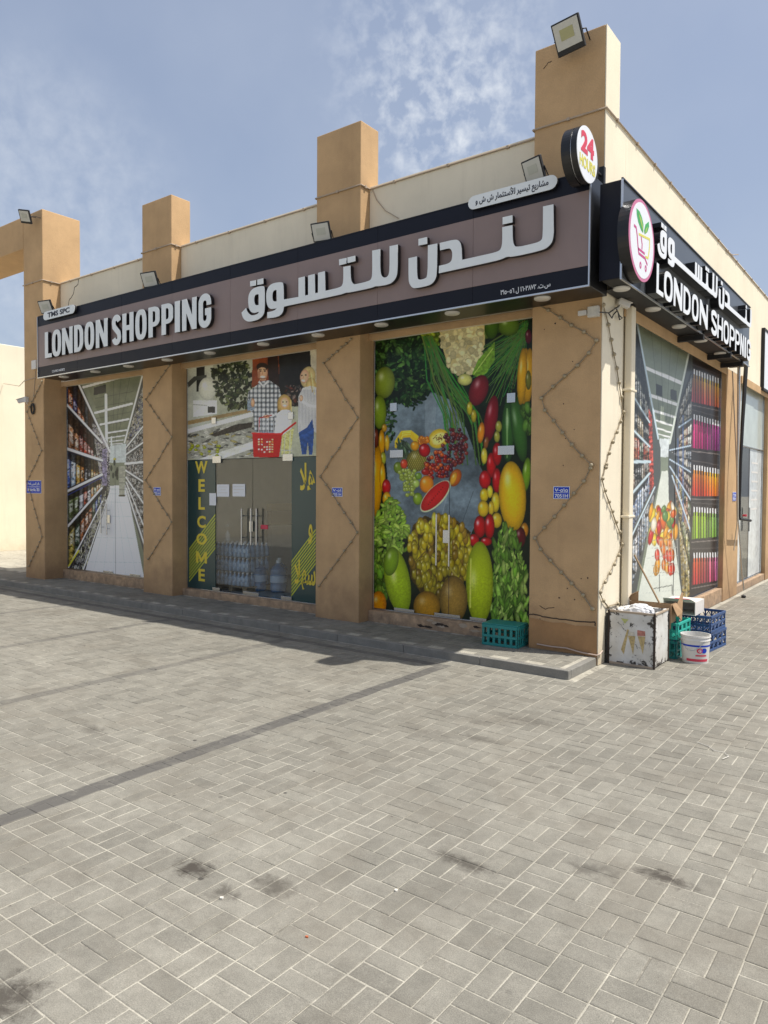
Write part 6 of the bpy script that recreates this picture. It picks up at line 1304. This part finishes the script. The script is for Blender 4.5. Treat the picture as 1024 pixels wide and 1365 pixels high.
tag(G().tube([tuple(on('x', .02, 846, 740)), tuple(b)], .009, 8).obj('stick', 'wood', None), 'thin wooden stick leaning against the aisle window behind the boxes', 'stick')
# board stood between freezer and pillar
tag(G().box(.012, .03, .16, .50, 0, .47).obj('board', 'matte_black', None, .003), 'dark narrow board wedged between the corner pillar and the freezer', 'board')

# ------------------------------------------------------------------ rods hanging from the end of the short side sign
t = thing('rod_bundle', 'bundle of long thin rods with a clamp at the far end of the side sign', 'rods', (.2, 5.2, .02))
def rp(L, x=.16): return [tuple(on('x', x, 950+a/4.136, 480+b/4.136)) for a, b in L]
G().tube(rp([(185, 30), (178, 140), (165, 350), (155, 560), (150, 760), (150, 870)]), [.03, .03, .026, .022, .018, .014], 8).obj('thick_rod', 'matte_black', t, smooth=True)
G().tube(rp([(150, 25), (146, 300), (140, 600), (140, 860), (172, 1270)]), .012, 8).obj('thin_rod', 'steel', t, smooth=True)
G().tube(rp([(110, 60), (125, 400), (138, 700), (140, 860), (118, 1050)]), .008, 8).obj('thin_rod', 'conduit', t, smooth=True)
G().tube(rp([(141, 30), (139, 300), (135, 700), (137, 900)]), .010, 8).obj('thin_rod', 'conduit', t, smooth=True)
q = rp([(150, 875), (210, 885)]); G().tube(q, .02, 8).obj('clamp', 'matte_black', t); q = rp([(178, 862)])[0]; G().lathe([(0, 0), (.03, 0), (.03, .03), (0, .03)], (q[0], q[1], q[2]), 10).obj('valve_knob', 'red_print', t)
q = rp([(172, 1270)])[0]; G().lathe([(0, 0), (.03, 0), (.035, .03), (0, .05)], (q[0], q[1], 0.003), 10).obj('foot', 'rubber', t)
# black framed sign farther along
t = thing('shop_sign', 'black framed white sign box on the cream wall at the far right', 'shop sign', (.08, 9.0, 3.5))
y0 = on('x', .05, 1019.5, 440)[1]; zt_ = on('x', .05, 1020, 437)[2]; zb_ = on('x', .05, 1020, 521)[2]
G().box(.01, .045, y0+.04, y0+2.4, zb_+.04, zt_-.04).obj('sign_face', 'white_print', t); g = G()
for b in ((y0, y0+.04, zb_, zt_), (y0+2.4, y0+2.44, zb_, zt_), (y0+.04, y0+2.4, zb_, zb_+.04), (y0+.04, y0+2.4, zt_-.04, zt_)): g.box(.005, .055, *b)
g.obj('frame', 'matte_black', t)
# distant wall on the left
g = G().box(-17.1, -16.5, -14, 30, -.02, 5.25); tag(g.obj('boundary_wall', 'far_cream', None, .02), 'plain sunlit cream wall in the distance at the left edge', 'wall')
tag(G().box(-16.4, -10.2, 1.3, 1.31, -.3, -.29).obj('x', 'crack', None), 'x', 'x') if False else None
# small litter on the paving
for k, (px, py, s_, m_) in enumerate(((409, 1250, .006, 'orange_scrap'), (528, 1188, .009, 'dirty_white'), (296, 1198, .010, 'dirty_white'), (945, 1002, .05, 'dirty_white'))):
    p = on('z', 0, px, py); lab = ('tiny orange-red scrap lying on the paving near the middle of the forecourt', 'tiny white pebble beside the dark spots on the paving', 'tiny white pebble beside the oil stains at lower left', 'thin pale twist of string lying on the paving at the right')[k]
    if k < 3: tag(G().prism([[(s_*math.cos(a)*rng.uniform(.6, 1.2), s_*math.sin(a)*rng.uniform(.5, 1)) for a in np.linspace(0, 6.28, 8)[:-1]]], lambda u, v, n, p=p: (p[0]+u, p[1]+v, n), .0005, .006).obj('litter_scrap', m_, None), lab, 'litter')
    else: tag(G().tube([(p[0]+dx, p[1]+dy, .006) for dx, dy in ((-.1, .12), (-.02, .08), (.03, .02), (.08, .03), (.12, -.03), (.10, -.10))], .0025, 5).obj('string', m_, None), lab, 'litter')
